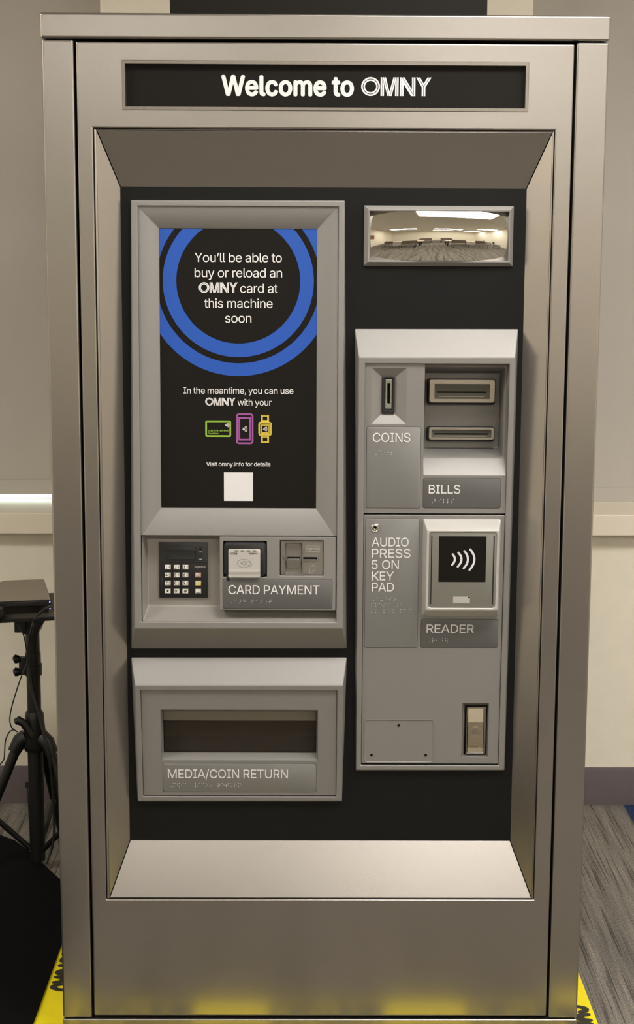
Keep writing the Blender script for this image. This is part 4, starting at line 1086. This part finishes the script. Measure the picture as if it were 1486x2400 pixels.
# ---- cash unit
oC = (0.077, 0.3456, 0.556, 1.3397)
ch_ = MB()
hexa(ch_, [(0.0669, 0.5425), (0.3587, 0.5432), (0.3646, 1.4027), (0.0577, 1.4018)],
     [(0.0675, 0.5461), (0.3568, 0.5467), (0.3554, 1.3522), (0.065, 1.351)],
     [FC.loop(oC, 0.0), FC.loop(oC, -0.006)], FC)
CU = ch_.build('cash_unit', GREY, VM, bevel=0.002, seg=3)
cz0 = (0.2124, 1.0564)[1]
coin_r = (0.0896, 0.1548, 1.2268, 1.3314)
bill_r = ((0.1886, 1.2383)[0], oC[1] - 0.0005, (0.2673, 1.1294)[1], oC[3] - 0.0005)
lock_r = (0.2734, 0.3235, 0.5724, 0.6808)
cov_r = (0.0835, 0.2185, 0.5607, 0.6489)
UP, LO = -0.0048, -0.0030
MB().sheet(FC, (oC[0] + 0.0003, oC[1] - 0.0003, cz0, oC[3] - 0.0003), [coin_r, bill_r], -0.03, UP).build('upper_panel', GREY, CU, bevel=0.0012)
MB().sheet(FC, (oC[0] + 0.0003, oC[1] - 0.0003, oC[2] + 0.0022, cz0 - 0.003), [lock_r], -0.03, LO).build('lower_panel', GREY, CU, bevel=0.0016)

# coin slot
cn = MB()
cin = (0.11, 0.1331, 1.2455, 1.3134)
cn.loft([FC.loop(coin_r, UP), FC.loop(cin, UP - 0.010), FC.loop(cin, UP - 0.012)])
CN = cn.build('coin_slot', GREY, VM, bevel=0.0006)
MB().sheet(FC, cin, [(0.1148, 0.1289, 1.2525, 1.3119)], UP - 0.016, UP - 0.006).build('slot_bezel', BLACK_GLOSS, CN, bevel=0.0008)
MB().sheet(FC, (0.1154, 0.1282, 1.2542, 1.3107), [(0.1196, 0.1244, 1.2644, 1.3016)], UP - 0.018, UP - 0.0072).build('slot_insert', ALU, CN, bevel=0.0012)
MB().slab(FC, (0.116, 0.1288, 1.253, 1.3101), UP - 0.024, UP - 0.017).build('slot_void', VOID, CN)

# bill recess
br = MB()
mid = (bill_r[0], bill_r[1], (0.2667, 1.1587)[1], bill_r[3])
bk = (0.1953, 0.3399, 1.1714, 1.3179)
br.loft([FC.loop(bill_r, UP), FC.loop((mid[0], mid[1] - 0.0015, mid[2], mid[3] - 0.003), UP - 0.020), FC.loop((mid[0] + 0.001, mid[1] - 0.005, mid[2] + 0.003, mid[3] - 0.008), UP - 0.024), FC.loop(bk, -0.090)], False, True)
BR = br.build('bill_recess', GREY, CU, bevel=0.002, seg=3)


def bill_mouth(bez, ring, hole, lab):
    b = MB().slab(FC, bez, -0.090, -0.076, 0.002, 0.0045)
    o = b.build('bill_mouth', BLACK_GLOSS, VM)
    o['label'] = lab
    r = MB()
    hi = inset(hole, 0.005, 0.006, 0.0012, 0.0015)
    r.loft([FC.loop(ring, -0.078, 0.004), FC.loop(ring, -0.0725, 0.004), FC.loop(inset(ring, 0.0006), -0.072, 0.0036),
            FC.loop(hole, -0.072, 0.0008), FC.loop(hole, -0.076, 0.0008)])
    r.build('mouth_ring', STEEL_RING, o)
    g = MB()
    zc = hole[2] + 0.42 * (hole[3] - hole[2])
    p = [FC.loop(hole, -0.0745), FC.loop((hi[0], hi[1], zc - 0.001, zc + 0.002), -0.0758)]
    g.loft(p)
    g.m(1).poly(p[1])
    g.m(2).slab(FC, (hi[0] + 0.004, hi[1] - 0.004, zc - 0.008 * (hole[3] - hole[2]) / 0.029, zc - 0.0072 * (hole[3] - hole[2]) / 0.029), -0.0756, -0.0745)
    g.build('mouth_throat', [THROAT, VOID, STEEL_RING], o)
    return o


bill_mouth((0.1993, 0.3293, 1.2567, 1.3063), (0.2027, 0.3282, 1.2614, 1.3054), (0.2126, 0.3184, 1.2682, 1.2969), 'upper, taller bill mouth with wide steel ring')
bill_mouth((0.1997, 0.3298, 1.1854, 1.2136), (0.2033, 0.3287, 1.19, 1.2127), (0.2082, 0.3234, 1.1933, 1.209), 'lower, slimmer bill mouth with thin steel ring')

label_plate(CU, FC, (0.0817, 0.1831, 1.0664, 1.2208), UP, 0.004, [('COINS', (0.0929, 0.1633, 1.1925, 1.2097))],
            [('⠠⠉⠕⠔⠎', (0.096, 0.1309, 1.1691, 1.1755))], PLATE)
label_plate(CU, FC, (0.1894, 0.3358, 1.0668, 1.1237), UP, 0.004, [('BILLS', (0.1997, 0.2593, 1.0946, 1.1113))],
            [('⠠⠃⠊⠇⠇⠎', (0.2035, 0.2471, 1.077, 1.0833))], PLATE_DARK)
AP = label_plate(CU, FC, (0.0814, 0.1827, 0.7937, 1.0462), LO, 0.004,
                 [('AUDIO', (0.0932, 0.1632, 0.9926, 1.0093)), ('PRESS', (0.0936, 0.1672, 0.9705, 0.9876)), ('5 ON', (0.0935, 0.1452, 0.9485, 0.9653)),
                  ('KEY', (0.0941, 0.1361, 0.9264, 0.9433)), ('PAD', (0.0944, 0.1364, 0.9045, 0.9211))],
                 [('⠠⠁⠥⠙⠊⠕', (0.0948, 0.1397, 0.8862, 0.8916)), ('⠏⠗⠑⠎⠎ ⠼⠑', (0.0941, 0.1521, 0.8744, 0.8807)), ('⠕⠝ ⠅⠑⠽ ⠏⠁⠙', (0.0939, 0.1686, 0.8631, 0.869))], PLATE)
label_plate(CU, FC, (0.1898, 0.337, 0.7934, 0.85), LO, 0.004, [('READER', (0.2003, 0.2913, 0.8234, 0.8396))],
            [('⠠⠗⠂⠙⠻', (0.204, 0.2401, 0.805, 0.8114))], PLATE_DARK)
jx, jz = (0.0991, 1.0292)
j = MB()
prof = [(0.0088, 0.0), (0.0086, 0.0012), (0.0078, 0.002), (0.0066, 0.0016), (0.0058, 0.0024), (0.0040, 0.0030), (0.0026, 0.0026), (0.0022, -0.001)]
j.loft([FC.ring(jx, jz, r, LO + 0.0005 + d) for r, d in prof])
j.m(1).poly(FC.ring(jx, jz, 0.0024, LO + 0.001))
j.build('audio_jack', [CHROME, VOID], VM)

# tap reader
tr_o = (0.1898, 0.3372, 0.8563, 1.0459)
tr_f = (0.1957, 0.3317, 0.8743, 1.0288)
fp = (0.2003, 0.3272, 0.8788, 1.0256)
td = 0.026
tr = MB()
tr.loft([FC.loop(tr_o, LO, 0.003), FC.loop(tr_o, LO + 0.004, 0.003), FC.loop(tr_f, td, 0.0025), FC.loop(inset(fp, -0.0006), td, 0.0065), FC.loop(fp, td - 0.0028, 0.006)])
TR = tr.build('tap_reader', SILVER, VM, bevel=0.001)
win = (0.2474, 0.2794, 0.8875, 0.9006)
ft = MB().slab(FC, inset(fp, -0.001), td - 0.006, td - 0.0016, 0.0005, 0.006)
ft.build('reader_face', READER_GREY, TR)
d2 = td - 0.0015
bs = MB().slab(FC, (0.2188, 0.3079, 0.9291, 1.0173), d2, d2 + 0.0003)
bs.m(1)


def A(zx, zy):
    return (zx, zy)


SP = [((572, 630), (610, 718), (565, 805)), ((665, 602), (718, 718), (660, 835)), ((763, 575), (825, 718), (757, 862)), ((860, 547), (932, 718), (855, 890))]
s0, s1 = (0.2279, 0.9818), (0.2927, 0.9655)
ux, uz = (s1[0] - s0[0]) / 80, (s0[1] - s1[1]) / 20


def sp(q):
    return (s0[0] + (980 + q[0] / 7.076 - 1040) * ux, s0[1] - (1210 + q[1] / 7.076 - 1300) * uz)


waves(bs, FC, [tuple(sp(q) for q in a) for a in SP], 0.0040, d2 + 0.0006)
bs.build('tap_symbol', [BLACK_PRINT, WHITE], TR, smooth=False)
for r in ((0.204, 0.2059, 0.8857, 1.0183), (0.3213, 0.3234, 0.8856, 1.0183)):
    MB().slab(FC, r, d2 - 0.001, d2 + 0.0003, 0, 0.0008).build('light_slot', BLACK_GLOSS, TR)
sw = MB().slab(FC, win, d2 - 0.002, d2 + 0.0002)
sw.m(1).poly([FC.w(win[1] - 0.0035, win[3] - 0.0032, d2 + 0.0003), FC.w(win[1] - 0.0003, win[3] - 0.0032, d2 + 0.0003), FC.w(win[1] - 0.0003, win[3] - 0.0002, d2 + 0.0003), FC.w(win[1] - 0.0035, win[3] - 0.0002, d2 + 0.0003)])
sw.build('status_window', [SILVER, VOID], TR)

# blank cover plate with three holes
cp = MB()
cp.loft([FC.loop(inset(cov_r, -0.0004), LO + 0.0001, 0.006), FC.loop(inset(cov_r, -0.0004), LO + 0.0012, 0.006), FC.loop(inset(cov_r, 0.0012), LO + 0.0012, 0.0055),
         FC.loop(inset(cov_r, 0.0026), LO + 0.0003, 0.005)], False, True)
CP = cp.build('cover_plate', GREY, CU, angle=12)
for q in ((0.1497, 0.637), (0.0974, 0.576), (0.2031, 0.5763)):
    MB().loft([FC.ring(q[0], q[1], 0.0027, LO + 0.0006, 16), FC.ring(q[0], q[1], 0.0023, LO + 0.0007, 16)], last=True).build('screw_hole', VOID, CP)

# lock
lk = MB()
lin = (0.2793, 0.3219, 0.5742, 0.674)
lk.loft([FC.loop(lock_r, LO), FC.loop(lin, LO - 0.012), FC.loop(lin, LO - 0.02)], False, True)
LK = lk.build('lock', GREY, VM, bevel=0.0006)
MB().slab(FC, inset(lin, 0.0003), LO - 0.02, LO - 0.0125).build('lock_well', VOID, LK)
lb = (0.2816, 0.3203, 0.577, 0.6726)
lf = (0.285, 0.3147, 0.5804, 0.6691)
MB().sheet(FC, lb, [inset(lf, -0.0007)], LO - 0.013, LO - 0.0052).build('lock_body', STEEL_DARK, LK, bevel=0.0015, seg=2)
fz = [lf[3], lf[3] - 0.30 * (lf[3] - lf[2]), lf[2] + 0.24 * (lf[3] - lf[2]), lf[2] + 0.10 * (lf[3] - lf[2]), lf[2]]
q = MB()
dv = [-0.0085, -0.0030, -0.0030, -0.0070, -0.0055]
pf = [[FC.w(lf[0], z, LO + d) for z, d in zip(fz, dv)], [FC.w(lf[1], z, LO + d) for z, d in zip(fz, dv)]]
q.loft(pf, closed=False)
q.loft([[FC.w(lf[0], z, LO - 0.0125) for z in fz], pf[0]], closed=False)
q.loft([pf[1], [FC.w(lf[1], z, LO - 0.0125) for z in fz]], closed=False)
q.poly([FC.w(lf[0], lf[2], LO - 0.0125), FC.w(lf[1], lf[2], LO - 0.0125), pf[1][4], pf[0][4]])
q.poly([FC.w(lf[0], lf[3], LO - 0.0125), FC.w(lf[1], lf[3], LO - 0.0125), pf[1][0], pf[0][0]])
kf = Face(fz[0], FC.w(0, fz[0], LO - 0.0085)[1], fz[1], FC.w(0, fz[1], LO - 0.0030)[1])
text(q, kf, 'medeco', (0.2871, 0.3112, 0.6521, 0.6569), 0.0001, 6, 0.0006)
kf2 = Face(fz[2], FC.w(0, fz[2], LO - 0.0030)[1], fz[3], FC.w(0, fz[3], LO - 0.0070)[1])
text(q, kf2, '006061', (0.2911, 0.3086, 0.5908, 0.5947), 0.0001, 6, 0.0006)
q.build('lock_face', BRASS, LK, angle=10)
lx, lz = (0.2998, 0.6228)
lc = MB()
lc.loft([FC.ring(lx, lz, r, LO + d) for r, d in ((0.0112, -0.0032), (0.0108, -0.0018), (0.0092, -0.0018), (0.0088, -0.0034), (0.0074, -0.0034), (0.0068, -0.0020))], last=True)
tri = [(0, 0.0052), (0.0022, 0.0036), (0.0050, -0.0014), (0.0042, -0.0030), (-0.0042, -0.0030), (-0.0050, -0.0014), (-0.0022, 0.0036)]
lc.m(1).loft([[FC.w(lx + a * 1.05, lz + b * 1.05, LO - 0.0021) for a, b in tri], [FC.w(lx + a, lz + b, LO - 0.0008) for a, b in tri], [FC.w(lx + a * 0.6, lz + b * 0.6, LO - 0.0008) for a, b in tri], [FC.w(lx + a * 0.55, lz + b * 0.55, LO - 0.0025) for a, b in tri]], last=True)
lc.build('lock_cylinder', [BRASS, STEEL_DARK], LK)

# ---- media and coin return unit
oM = (-0.3488, 0.0291, 0.4916, 0.7125)
mh = MB()
hexa(mh, [(-0.3605, 0.4785), (0.0406, 0.4793), (0.0483, 0.7701), (-0.3693, 0.7689)],
     [(-0.3589, 0.4822), (0.0398, 0.483), (0.0402, 0.7232), (-0.3585, 0.7222)],
     [FM.loop(oM, 0.0), FM.loop(oM, -0.005)], FM)
RU = mh.build('return_unit', GREY, VM, bevel=0.002, seg=3)
wo = (-0.3109, -0.0081, 0.5669, 0.6712)
MB().sheet(FM, (oM[0] + 0.0003, oM[1] - 0.0003, oM[2] + 0.001, oM[3] - 0.0003), [wo], -0.02, -0.0045).build('return_panel', GREY, RU, bevel=0.0012)
wi = (-0.3084, -0.0102, 0.5763, 0.6635)
rt_ = MB()
rt_.loft([FM.loop(wo, -0.0045), FM.loop(wi, -0.022), FM.loop(wi, -0.026)])
rt_.build('opening_liner', GREY, RU, bevel=0.0005)
tray = MB()
big = inset(wi, -0.006)
tray.loft([FM.loop(big, -0.027), FM.loop(big, -0.10), FM.loop(inset(big, 0.0, 0.0, 0.01, 0.0), -0.12)], False, True)
TRY = tray.build('return_tray', STEEL_DARK, VM)
MB().slab(FM, (wi[0] + 0.026, wi[1] - 0.003, wi[3] - 0.033, wi[3] + 0.004), -0.09, -0.078, 0.006, 0.006).build('tray_baffle', STEEL_DARK, TRY)
flap = MB()
fz1 = (-0.0091, 0.6431)[1]
flap.slab(FM, (wi[0] + 0.001, wi[1] - 0.001, wi[2] - 0.002, fz1), -0.031, -0.0285, 0.0006)
flap.m(1).slab(FM, (wi[0] + 0.0005, wi[1] - 0.0005, fz1 - 0.0005, wi[3] + 0.002), -0.034, -0.0265, 0.001)
flap.build('return_flap', [SMOKED, mat('smoked_edge', (0.17, 0.15, 0.115), 0.35)], RU)
label_plate(RU, FM, (-0.3091, -0.0106, 0.5011, 0.5602), -0.0045, 0.004, [('MEDIA/COIN RETURN', (-0.2995, -0.0656, 0.5296, 0.5476))],
            [('⠠⠍⠫⠊⠁ ⠸⠌⠉⠕⠔ ⠗⠑⠞⠥⠗⠝', (-0.2972, -0.159, 0.5114, 0.5181))], PLATE)

# torn scrap of tape stuck at the corner of the contactless reader
ts = MB()
q4 = [(-0.1839, 0.9302), (-0.1784, 0.9247), (-0.1719, 0.9362), (-0.1767, 0.9425)]
sd = 0.0072
mid1, mid2 = tuple((a + b) / 2 for a, b in zip(q4[0], q4[3])), tuple((a + b) / 2 for a, b in zip(q4[1], q4[2]))
ts.loft([[FD.w(*c, sd - 0.008 + k) for c in (q4[0], q4[1], mid2, mid1)] for k in (0, 0.0004)], True, True)
ts.m(1).loft([[FD.w(*mid1, sd - 0.008 + k), FD.w(*mid2, sd - 0.008 + k), FD.w(*q4[2], sd - 0.0035 + k), FD.w(*q4[3], sd - 0.0015 + k)] for k in (0, 0.0004)], True, True)
tag(ts.build('tape_scrap', [BLACK_GLOSS, CLEARTAPE]), 'tiny torn scrap of clear and black tape at the corner of the silver contactless reader', 'tape')

# ================================================================== things around the machine
tp = thing('topper_sign', 'black sign panel standing on top of the vending machine', 'sign')
tr_ = (-0.283, 0.2952, 1.9741, 1.9763)
MB().box(tr_[0], tr_[1], 0.05, 0.075, captop + 0.0035, captop + 0.42).build('sign_board', BLACK_PRINT, tp, bevel=0.001)
MB().box(tr_[0] + 0.002, tr_[1] - 0.002, 0.045, 0.20, captop, captop + 0.0035).build('sign_foot', STEEL_DARK, tp)

# yellow caution tape on the carpet round the machine
HT = 0.0015


def tape(name, lab, o, u, v, length, width, words, flip=0):
    """a strip u-long, v-wide with the word CAUTION repeated; o = its corner"""
    fl_ = Flat(o, u, v)
    m = MB()
    n = int(length / 0.02)
    loops = []
    for j, (a, k) in enumerate(((0, 0.3), (0.2, 0.9), (0.5, 0.5), (0.75, 1.3), (1.0, 0.3))):
        loops.append([fl_.w(length * i / n, a * width, HT + 0.0014 * k * (1 + math.sin(i * 0.9 + j * 1.7)) * 0.5) for i in range(n + 1)])
    m.loft(loops, closed=False)
    m.m(1)
    for s in words:
        fw = fl_
        text(m, fw, 'CAUTION', (s, s + 0.235, width * 0.16, width * 0.84), HT + 0.0016, 42)
    o_ = m.build(name, [TAPE, TAPEBLACK], angle=60)
    return tag(o_, lab, 'tape', 'caution tape round the machine')


tape('caution_tape', 'yellow caution tape on the floor along the left side of the machine', (-0.5795, -0.20, 0), (0, 1), (1, 0), 0.75, 0.078, [0.02, 0.40])
tape('caution_tape', 'yellow caution tape on the floor along the right side of the machine', (0.564, 0.56, 0), (0, -1), (-1, 0), 0.76, 0.078, [0.06, 0.42])
tape('caution_tape', 'yellow caution tape on the floor across the front of the machine', (-0.50, -0.155, 0.0006), (1, 0), (0, 1), 1.0, 0.10, [0.005, 0.395, 0.80])

# black cloth mat to the left
cm = MB()
edge = [(-1.25, -0.9), (-0.581, -0.9), (-0.581, 0.70), (-0.60, 0.755), (-0.6443, 0.8037), (-0.7456, 0.9797), (-0.80, 1.062), (-0.86, 1.115), (-1.25, 1.22)]
cm.loft([[(x, y, 0.0005) for x, y in edge], [(x, y, 0.006) for x, y in edge], [(x * 0.997 - 0.0, y * 0.995, 0.009) for x, y in edge]], True, True)
tag(cm.build('cloth_mat', CLOTH), 'black cloth mat lying on the carpet left of the machine', 'mat')

# tripod stand with tray
TY = 0.87
ST = thing('tripod_stand', 'black tripod stand with a small tray beside the left side of the machine', 'tripod stand')


def stk(pts, rad, name, m_=STANDBLACK, n=18):
    return MB().tube(pts, rad, n).build(name, m_, ST)


PX = -0.7055
stk([(PX, TY, 0.30), (PX, TY, 0.648)], 0.0172, 'pole')
stk([(PX, TY, 0.03), (PX, TY, 0.34)], 0.0192, 'lower_pole')
cl = MB()
cl.tube([(PX, TY, 0.510), (PX, TY, 0.5105), (PX, TY, 0.540), (PX, TY, 0.5405), (PX, TY, 0.566), (PX, TY, 0.567)], [0.0198, 0.0212, 0.0212, 0.0192, 0.0192, 0.0180], 20)
cl.box(PX - 0.034, PX - 0.012, TY - 0.008, TY + 0.008, 0.512, 0.556)
CLP = cl.build('clamp', STANDBLACK, ST, bevel=0.002)
kn = MB()
for z in (0.551, 0.518):
    kn.tube([(PX - 0.028, TY - 0.004, z - 0.002), (PX - 0.036, TY - 0.004, z), (PX - 0.044, TY - 0.004, z + 0.001), (PX - 0.048, TY - 0.004, z)], [0.004, 0.010, 0.011, 0.006], 14)
kn.build('clamp_knob', STANDBLACK, CLP)
hub = MB()
hub.tube([(PX, TY, 0.318), (PX, TY, 0.330), (PX, TY, 0.395), (PX, TY, 0.410), (PX, TY, 0.418)], [0.026, 0.030, 0.024, 0.0235, 0.020], 20)
hub.tube([(PX - 0.002, TY - 0.026, 0.36), (PX - 0.022, TY - 0.028, 0.395), (PX - 0.035, TY - 0.028, 0.402), (PX - 0.043, TY - 0.028, 0.398)], [0.010, 0.010, 0.011, 0.008], 14)
HUB = hub.build('hub', STANDBLACK, ST)
legs = [(-1, -0.15), (0.86, -0.45), (0.25, 1.0)]
for (dx, dy) in legs:
    l = math.hypot(dx, dy)
    dx, dy = dx / l, dy / l
    a = (PX + dx * 0.022, TY + dy * 0.022, 0.352)
    b = (PX + dx * 0.052, TY + dy * 0.052, 0.316)
    MB().tube([a, ((a[0] + b[0]) / 2, (a[1] + b[1]) / 2, 0.343), b], [0.020, 0.0195, 0.0165], 14).build('leg_socket', STANDBLACK, HUB)
    mz = 0.0095 if dx < -0.5 else 0.0          # this foot stands on the cloth mat
    e = (PX + dx * 0.172, TY + dy * 0.172, 0.012 + mz)
    LEG = MB().tube([(PX + dx * 0.045, TY + dy * 0.045, 0.326), e], 0.0128, 14).build('leg', STANDBLACK, ST)
    MB().tube([(e[0] - dx * 0.006, e[1] - dy * 0.006, 0.022 + mz), (e[0] + dx * 0.002, e[1] + dy * 0.002, mz)], 0.0155, 14).build('rubber_foot', CABLE, LEG)
    MB().tube([(PX + dx * 0.018, TY + dy * 0.018, 0.060), (PX + dx * 0.112, TY + dy * 0.112, 0.155)], 0.0075, 10).build('brace', STANDBLACK, ST)
tz0 = 0.6756
brk = MB()
brk.loft([[(PX + sx * a, TY + sy * 0.03, z) for sx, sy in ((-1, -1), (1, -1), (1, 1), (-1, 1))] for a, z in ((0.018, 0.620), (0.022, 0.632), (0.040, 0.662), (0.040, tz0 + 0.002))], True, True)
brk.box(PX - 0.036, PX - 0.01, TY - 0.045, TY - 0.02, 0.628, tz0)
brk.build('tray_bracket', STANDBLACK, ST, bevel=0.002)
TZ = tz0 + 0.0095
TURN = math.radians(13)
OX, OY = -0.70, 0.735               # middle of the tray's front edge


def rot(x, y):
    return (OX + x * math.cos(TURN) - y * math.sin(TURN), OY + x * math.sin(TURN) + y * math.cos(TURN))


def rbox(x0, x1, y0, y1, z0, z1):
    lp = [rot(x, y) for x, y in ((x0, y0), (x1, y0), (x1, y1), (x0, y1))]
    return MB().loft([[(x, y, z0) for x, y in lp], [(x, y, z1) for x, y in lp]], True, True)


def chamfered(x0, x1, y0, y1, z0, z1, c=0.028):
    lp = [rot(x, y) for x, y in ((x0, y0), (x1, y0), (x1, y1), (x0 + c, y1), (x0, y1 - c * 1.4))]
    return MB().loft([[(x, y, z0) for x, y in lp], [(x, y, z1) for x, y in lp]], True, True)


TB = rbox(-0.26, 0.15, 0.0, 0.28, tz0, TZ - 0.0005).build('tray', STANDBLACK, ST, bevel=0.0015)
rbox(-0.256, 0.146, 0.004, 0.276, TZ - 0.0005, TZ).build('tray_surface', TRAYTOP, TB)

# grey box on the tray
EB = thing('electronics_box', 'flat grey electronics box with blue lights lying on the tripod tray', 'electronics')
bzt = 0.7211
chamfered(-0.065, 0.066, 0.035, 0.275, TZ + 0.020, bzt - 0.003).build('box_base', BLACK_GLOSS, EB, bevel=0.003, seg=3)
chamfered(-0.064, 0.065, 0.037, 0.274, bzt - 0.003, bzt + 0.002).build('box_top', BOXGREY, EB, bevel=0.002)
for (x, y) in ((-0.052, 0.06), (0.052, 0.06), (-0.035, 0.24), (0.052, 0.25)):
    rbox(x - 0.009, x + 0.009, y - 0.009, y + 0.009, TZ, TZ + 0.0205).build('box_foot', BLACK_GLOSS, EB)
for z in (bzt - 0.008, bzt - 0.024):
    rbox(0.0615, 0.064, 0.0325, 0.0352, z, z + 0.0035).build('indicator_light', LED, EB)
# dark rounded adapter at the left of the tray
ad = MB()
ax, ay = (-0.7536, 0.6926)[0] - 0.016, 0.722
lps = []
for (sc_, z) in ((0.86, 0.0), (1.0, 0.008), (0.98, 0.018), (0.85, 0.026), (0.55, 0.030)):
    lps.append([(ax + 0.026 * sc_ * math.copysign(abs(math.cos(t)) ** 0.7, math.cos(t)), ay + 0.030 * sc_ * math.copysign(abs(math.sin(t)) ** 0.7, math.sin(t)), TZ + z) for t in [2 * math.pi * k / 28 for k in range(28)]])
ad.loft(lps, True, True)
tag(ad.build('power_adapter', STANDBLACK), 'dark rounded adapter lying at the left end of the tripod tray', 'adapter')


def spline(pts, n=8):
    P = [Vector(p) for p in pts]
    out = []
    for i in range(len(P) - 1):
        p0, p1, p2, p3 = P[max(i - 1, 0)], P[i], P[i + 1], P[min(i + 2, len(P) - 1)]
        for k in range(n):
            t = k / n
            out.append(0.5 * ((2 * p1) + (p2 - p0) * t + (2 * p0 - 5 * p1 + 4 * p2 - p3) * t * t + (3 * p1 - p0 - 3 * p2 + p3) * t ** 3))
    return out + [P[-1]]


c1 = [(p[0], y, p[1]) for p, y in (((-0.6415, 0.7077), 0.765), ((-0.6473, 0.7115), 0.72), ((-0.6612, 0.7014), 0.705), ((-0.6707, 0.6871), 0.70), ((-0.6961, 0.6374), 0.80),
                                   ((-0.7093, 0.5969), 0.835), ((-0.7114, 0.5539), 0.835), ((-0.7048, 0.4838), 0.835), ((-0.6867, 0.4148), 0.83), ((-0.6679, 0.3362), 0.82), ((-0.6596, 0.2618), 0.83),
                                   ((-0.6579, 0.1698), 0.84), ((-0.6582, 0.1085), 0.84), ((-0.6655, 0.0694), 0.84), ((-0.6785, 0.0341), 0.83))]
tag(MB().tube(spline(c1), 0.0034, 10).build('power_cable', CABLE), 'thick black cable hanging from the grey box down along the tripod', 'cable')
c2 = [(p[0], y, p[1]) for p, y in (((-0.7376, 0.6788), 0.735), ((-0.7139, 0.6796), 0.705), ((-0.7178, 0.6373), 0.80), ((-0.7148, 0.5993), 0.825), ((-0.7118, 0.5578), 0.82), ((-0.7223, 0.5282), 0.81), ((-0.7357, 0.4907), 0.81), ((-0.7493, 0.4476), 0.81), ((-0.7554, 0.4151), 0.81),
                                   ((-0.7517, 0.3946), 0.81), ((-0.7409, 0.3832), 0.812), ((-0.7383, 0.3812), 0.815))]
cb = MB().tube(spline(c2), 0.0016, 8)
c3 = [(p[0], y, p[1]) for p, y in (((-0.7481, 0.3864), 0.812), ((-0.7577, 0.381), 0.812), ((-0.7676, 0.3603), 0.812), ((-0.7705, 0.3331), 0.812), ((-0.7731, 0.3113), 0.812), ((-0.7851, 0.2949), 0.812), ((-0.812, 0.2538), 0.82))]
cb.tube(spline(c3), 0.0016, 8)
tag(cb.build('thin_cable', CABLE), 'thin black wire looping left of the tripod pole', 'cable')
c4 = [(p[0], y, p[1]) for p, y in (((-0.7526, 0.1755), 1.0), ((-0.7508, 0.1582), 1.0), ((-0.7447, 0.0845), 0.98), ((-0.7324, 0.0137), 0.93))]
rod = MB().tube(spline(c4), 0.0017, 8)
rod.tube([c4[0], (c4[0][0], c4[0][1], c4[0][2] + 0.014)], 0.0045, 8)
tag(rod.build('thin_rod', CABLE), 'thin dark rod standing on the carpet just left of the tripod pole', 'rod')

# ================================================================== the room the mirror sees
def table(x, y, lab):
    t = thing('meeting_table', lab, 'table', (x, y, 0), 'meeting tables seen in the mirror')
    MB().box(-0.75, 0.75, -0.38, 0.38, 0.715, 0.745).build('tabletop', TABLETOP, t, bevel=0.004)
    for sx in (-1, 1):
        for sy in (-1, 1):
            MB().tube([(sx * 0.68, sy * 0.32, 0.0), (sx * 0.68, sy * 0.32, 0.715)], 0.022, 12).build('leg', CHAIRMETAL, t)
    return t


chair0 = None


def chair(x, y, rz, lab):
    global chair0
    if chair0 is None:
        t = thing('meeting_chair', lab, 'chair', (0, 0, 0), 'meeting chairs seen in the mirror')
        s = MB()
        s.loft([[(a * 0.23, b * 0.22, 0.44) for a, b in ((-1, -1), (1, -1), (1, 1), (-1, 1))], [(a * 0.24, b * 0.23, 0.48) for a, b in ((-1, -1), (1, -1), (1, 1), (-1, 1))]], True, True)
        s.build('seat', CHAIRFAB, t, bevel=0.015, seg=3)
        b = MB()
        b.loft([[(a * 0.22, 0.21 + 0.03 * k, 0.56) for a, k in ((-1, 0), (1, 0), (1, 1), (-1, 1))], [(a * 0.24, 0.25 + 0.03 * k, 0.75) for a, k in ((-1, 0), (1, 0), (1, 1), (-1, 1))],
                [(a * 0.21, 0.29 + 0.03 * k, 0.92) for a, k in ((-1, 0), (1, 0), (1, 1), (-1, 1))]], True, True)
        b.build('backrest', CHAIRFAB, t, bevel=0.02, seg=3)
        for sx in (-1, 1):
            MB().tube([(sx * 0.22, -0.20, 0.0), (sx * 0.21, -0.18, 0.45)], 0.011, 10).build('leg', CHAIRMETAL, t)
            MB().tube([(sx * 0.22, 0.24, 0.0), (sx * 0.21, 0.19, 0.45), (sx * 0.20, 0.24, 0.62)], 0.011, 10).build('leg', CHAIRMETAL, t)
        chair0 = t
    else:
        t = chair0.copy()
        COL.objects.link(t)
        t['label'] = lab
        for c in list(chair0.children):
            k = c.copy()
            COL.objects.link(k)
            k.parent = t
    t.location = (x, y, 0)
    t.rotation_euler = (0, 0, rz)
    return t


table(-0.75, -4.3, 'beige meeting table behind the photographer on the left')
table(1.35, -4.1, 'beige meeting table behind the photographer on the right')
table(0.4, -6.4, 'beige meeting table farthest from the machine')
for (x, y, rz, lab) in ((-1.15, -3.40, math.pi, 'brown meeting chair at the left end of the left hand table'), (-0.35, -3.40, math.pi, 'brown meeting chair at the right end of the left hand table'),
                        (0.95, -3.20, math.pi, 'brown meeting chair at the right hand table, nearer the middle of the room'), (1.75, -3.20, math.pi, 'brown meeting chair at the right hand table, nearer the right wall'),
                        (0.0, -5.50, math.pi, 'brown meeting chair at the farthest table, left place'), (0.8, -5.50, math.pi, 'brown meeting chair at the farthest table, right place'),
                        (2.6, -3.0, math.pi * 0.75, 'lone brown meeting chair by the right wall'), (2.7, -4.4, math.pi * 0.6, 'second lone brown meeting chair by the right wall, farther back')):
    chair(x, y, rz, lab)
for k, (y, z, lab) in enumerate(((-1.9, 1.45, 'brown poster on the left wall nearer the machine'), (-3.6, 1.5, 'brown poster on the left wall farther from the machine'))):
    tag(MB().box(XL, XL + 0.02, y - 0.55, y + 0.55, z - 0.3, z + 0.3).build('wall_poster', PICTURE), lab, 'poster', 'posters on the left wall')
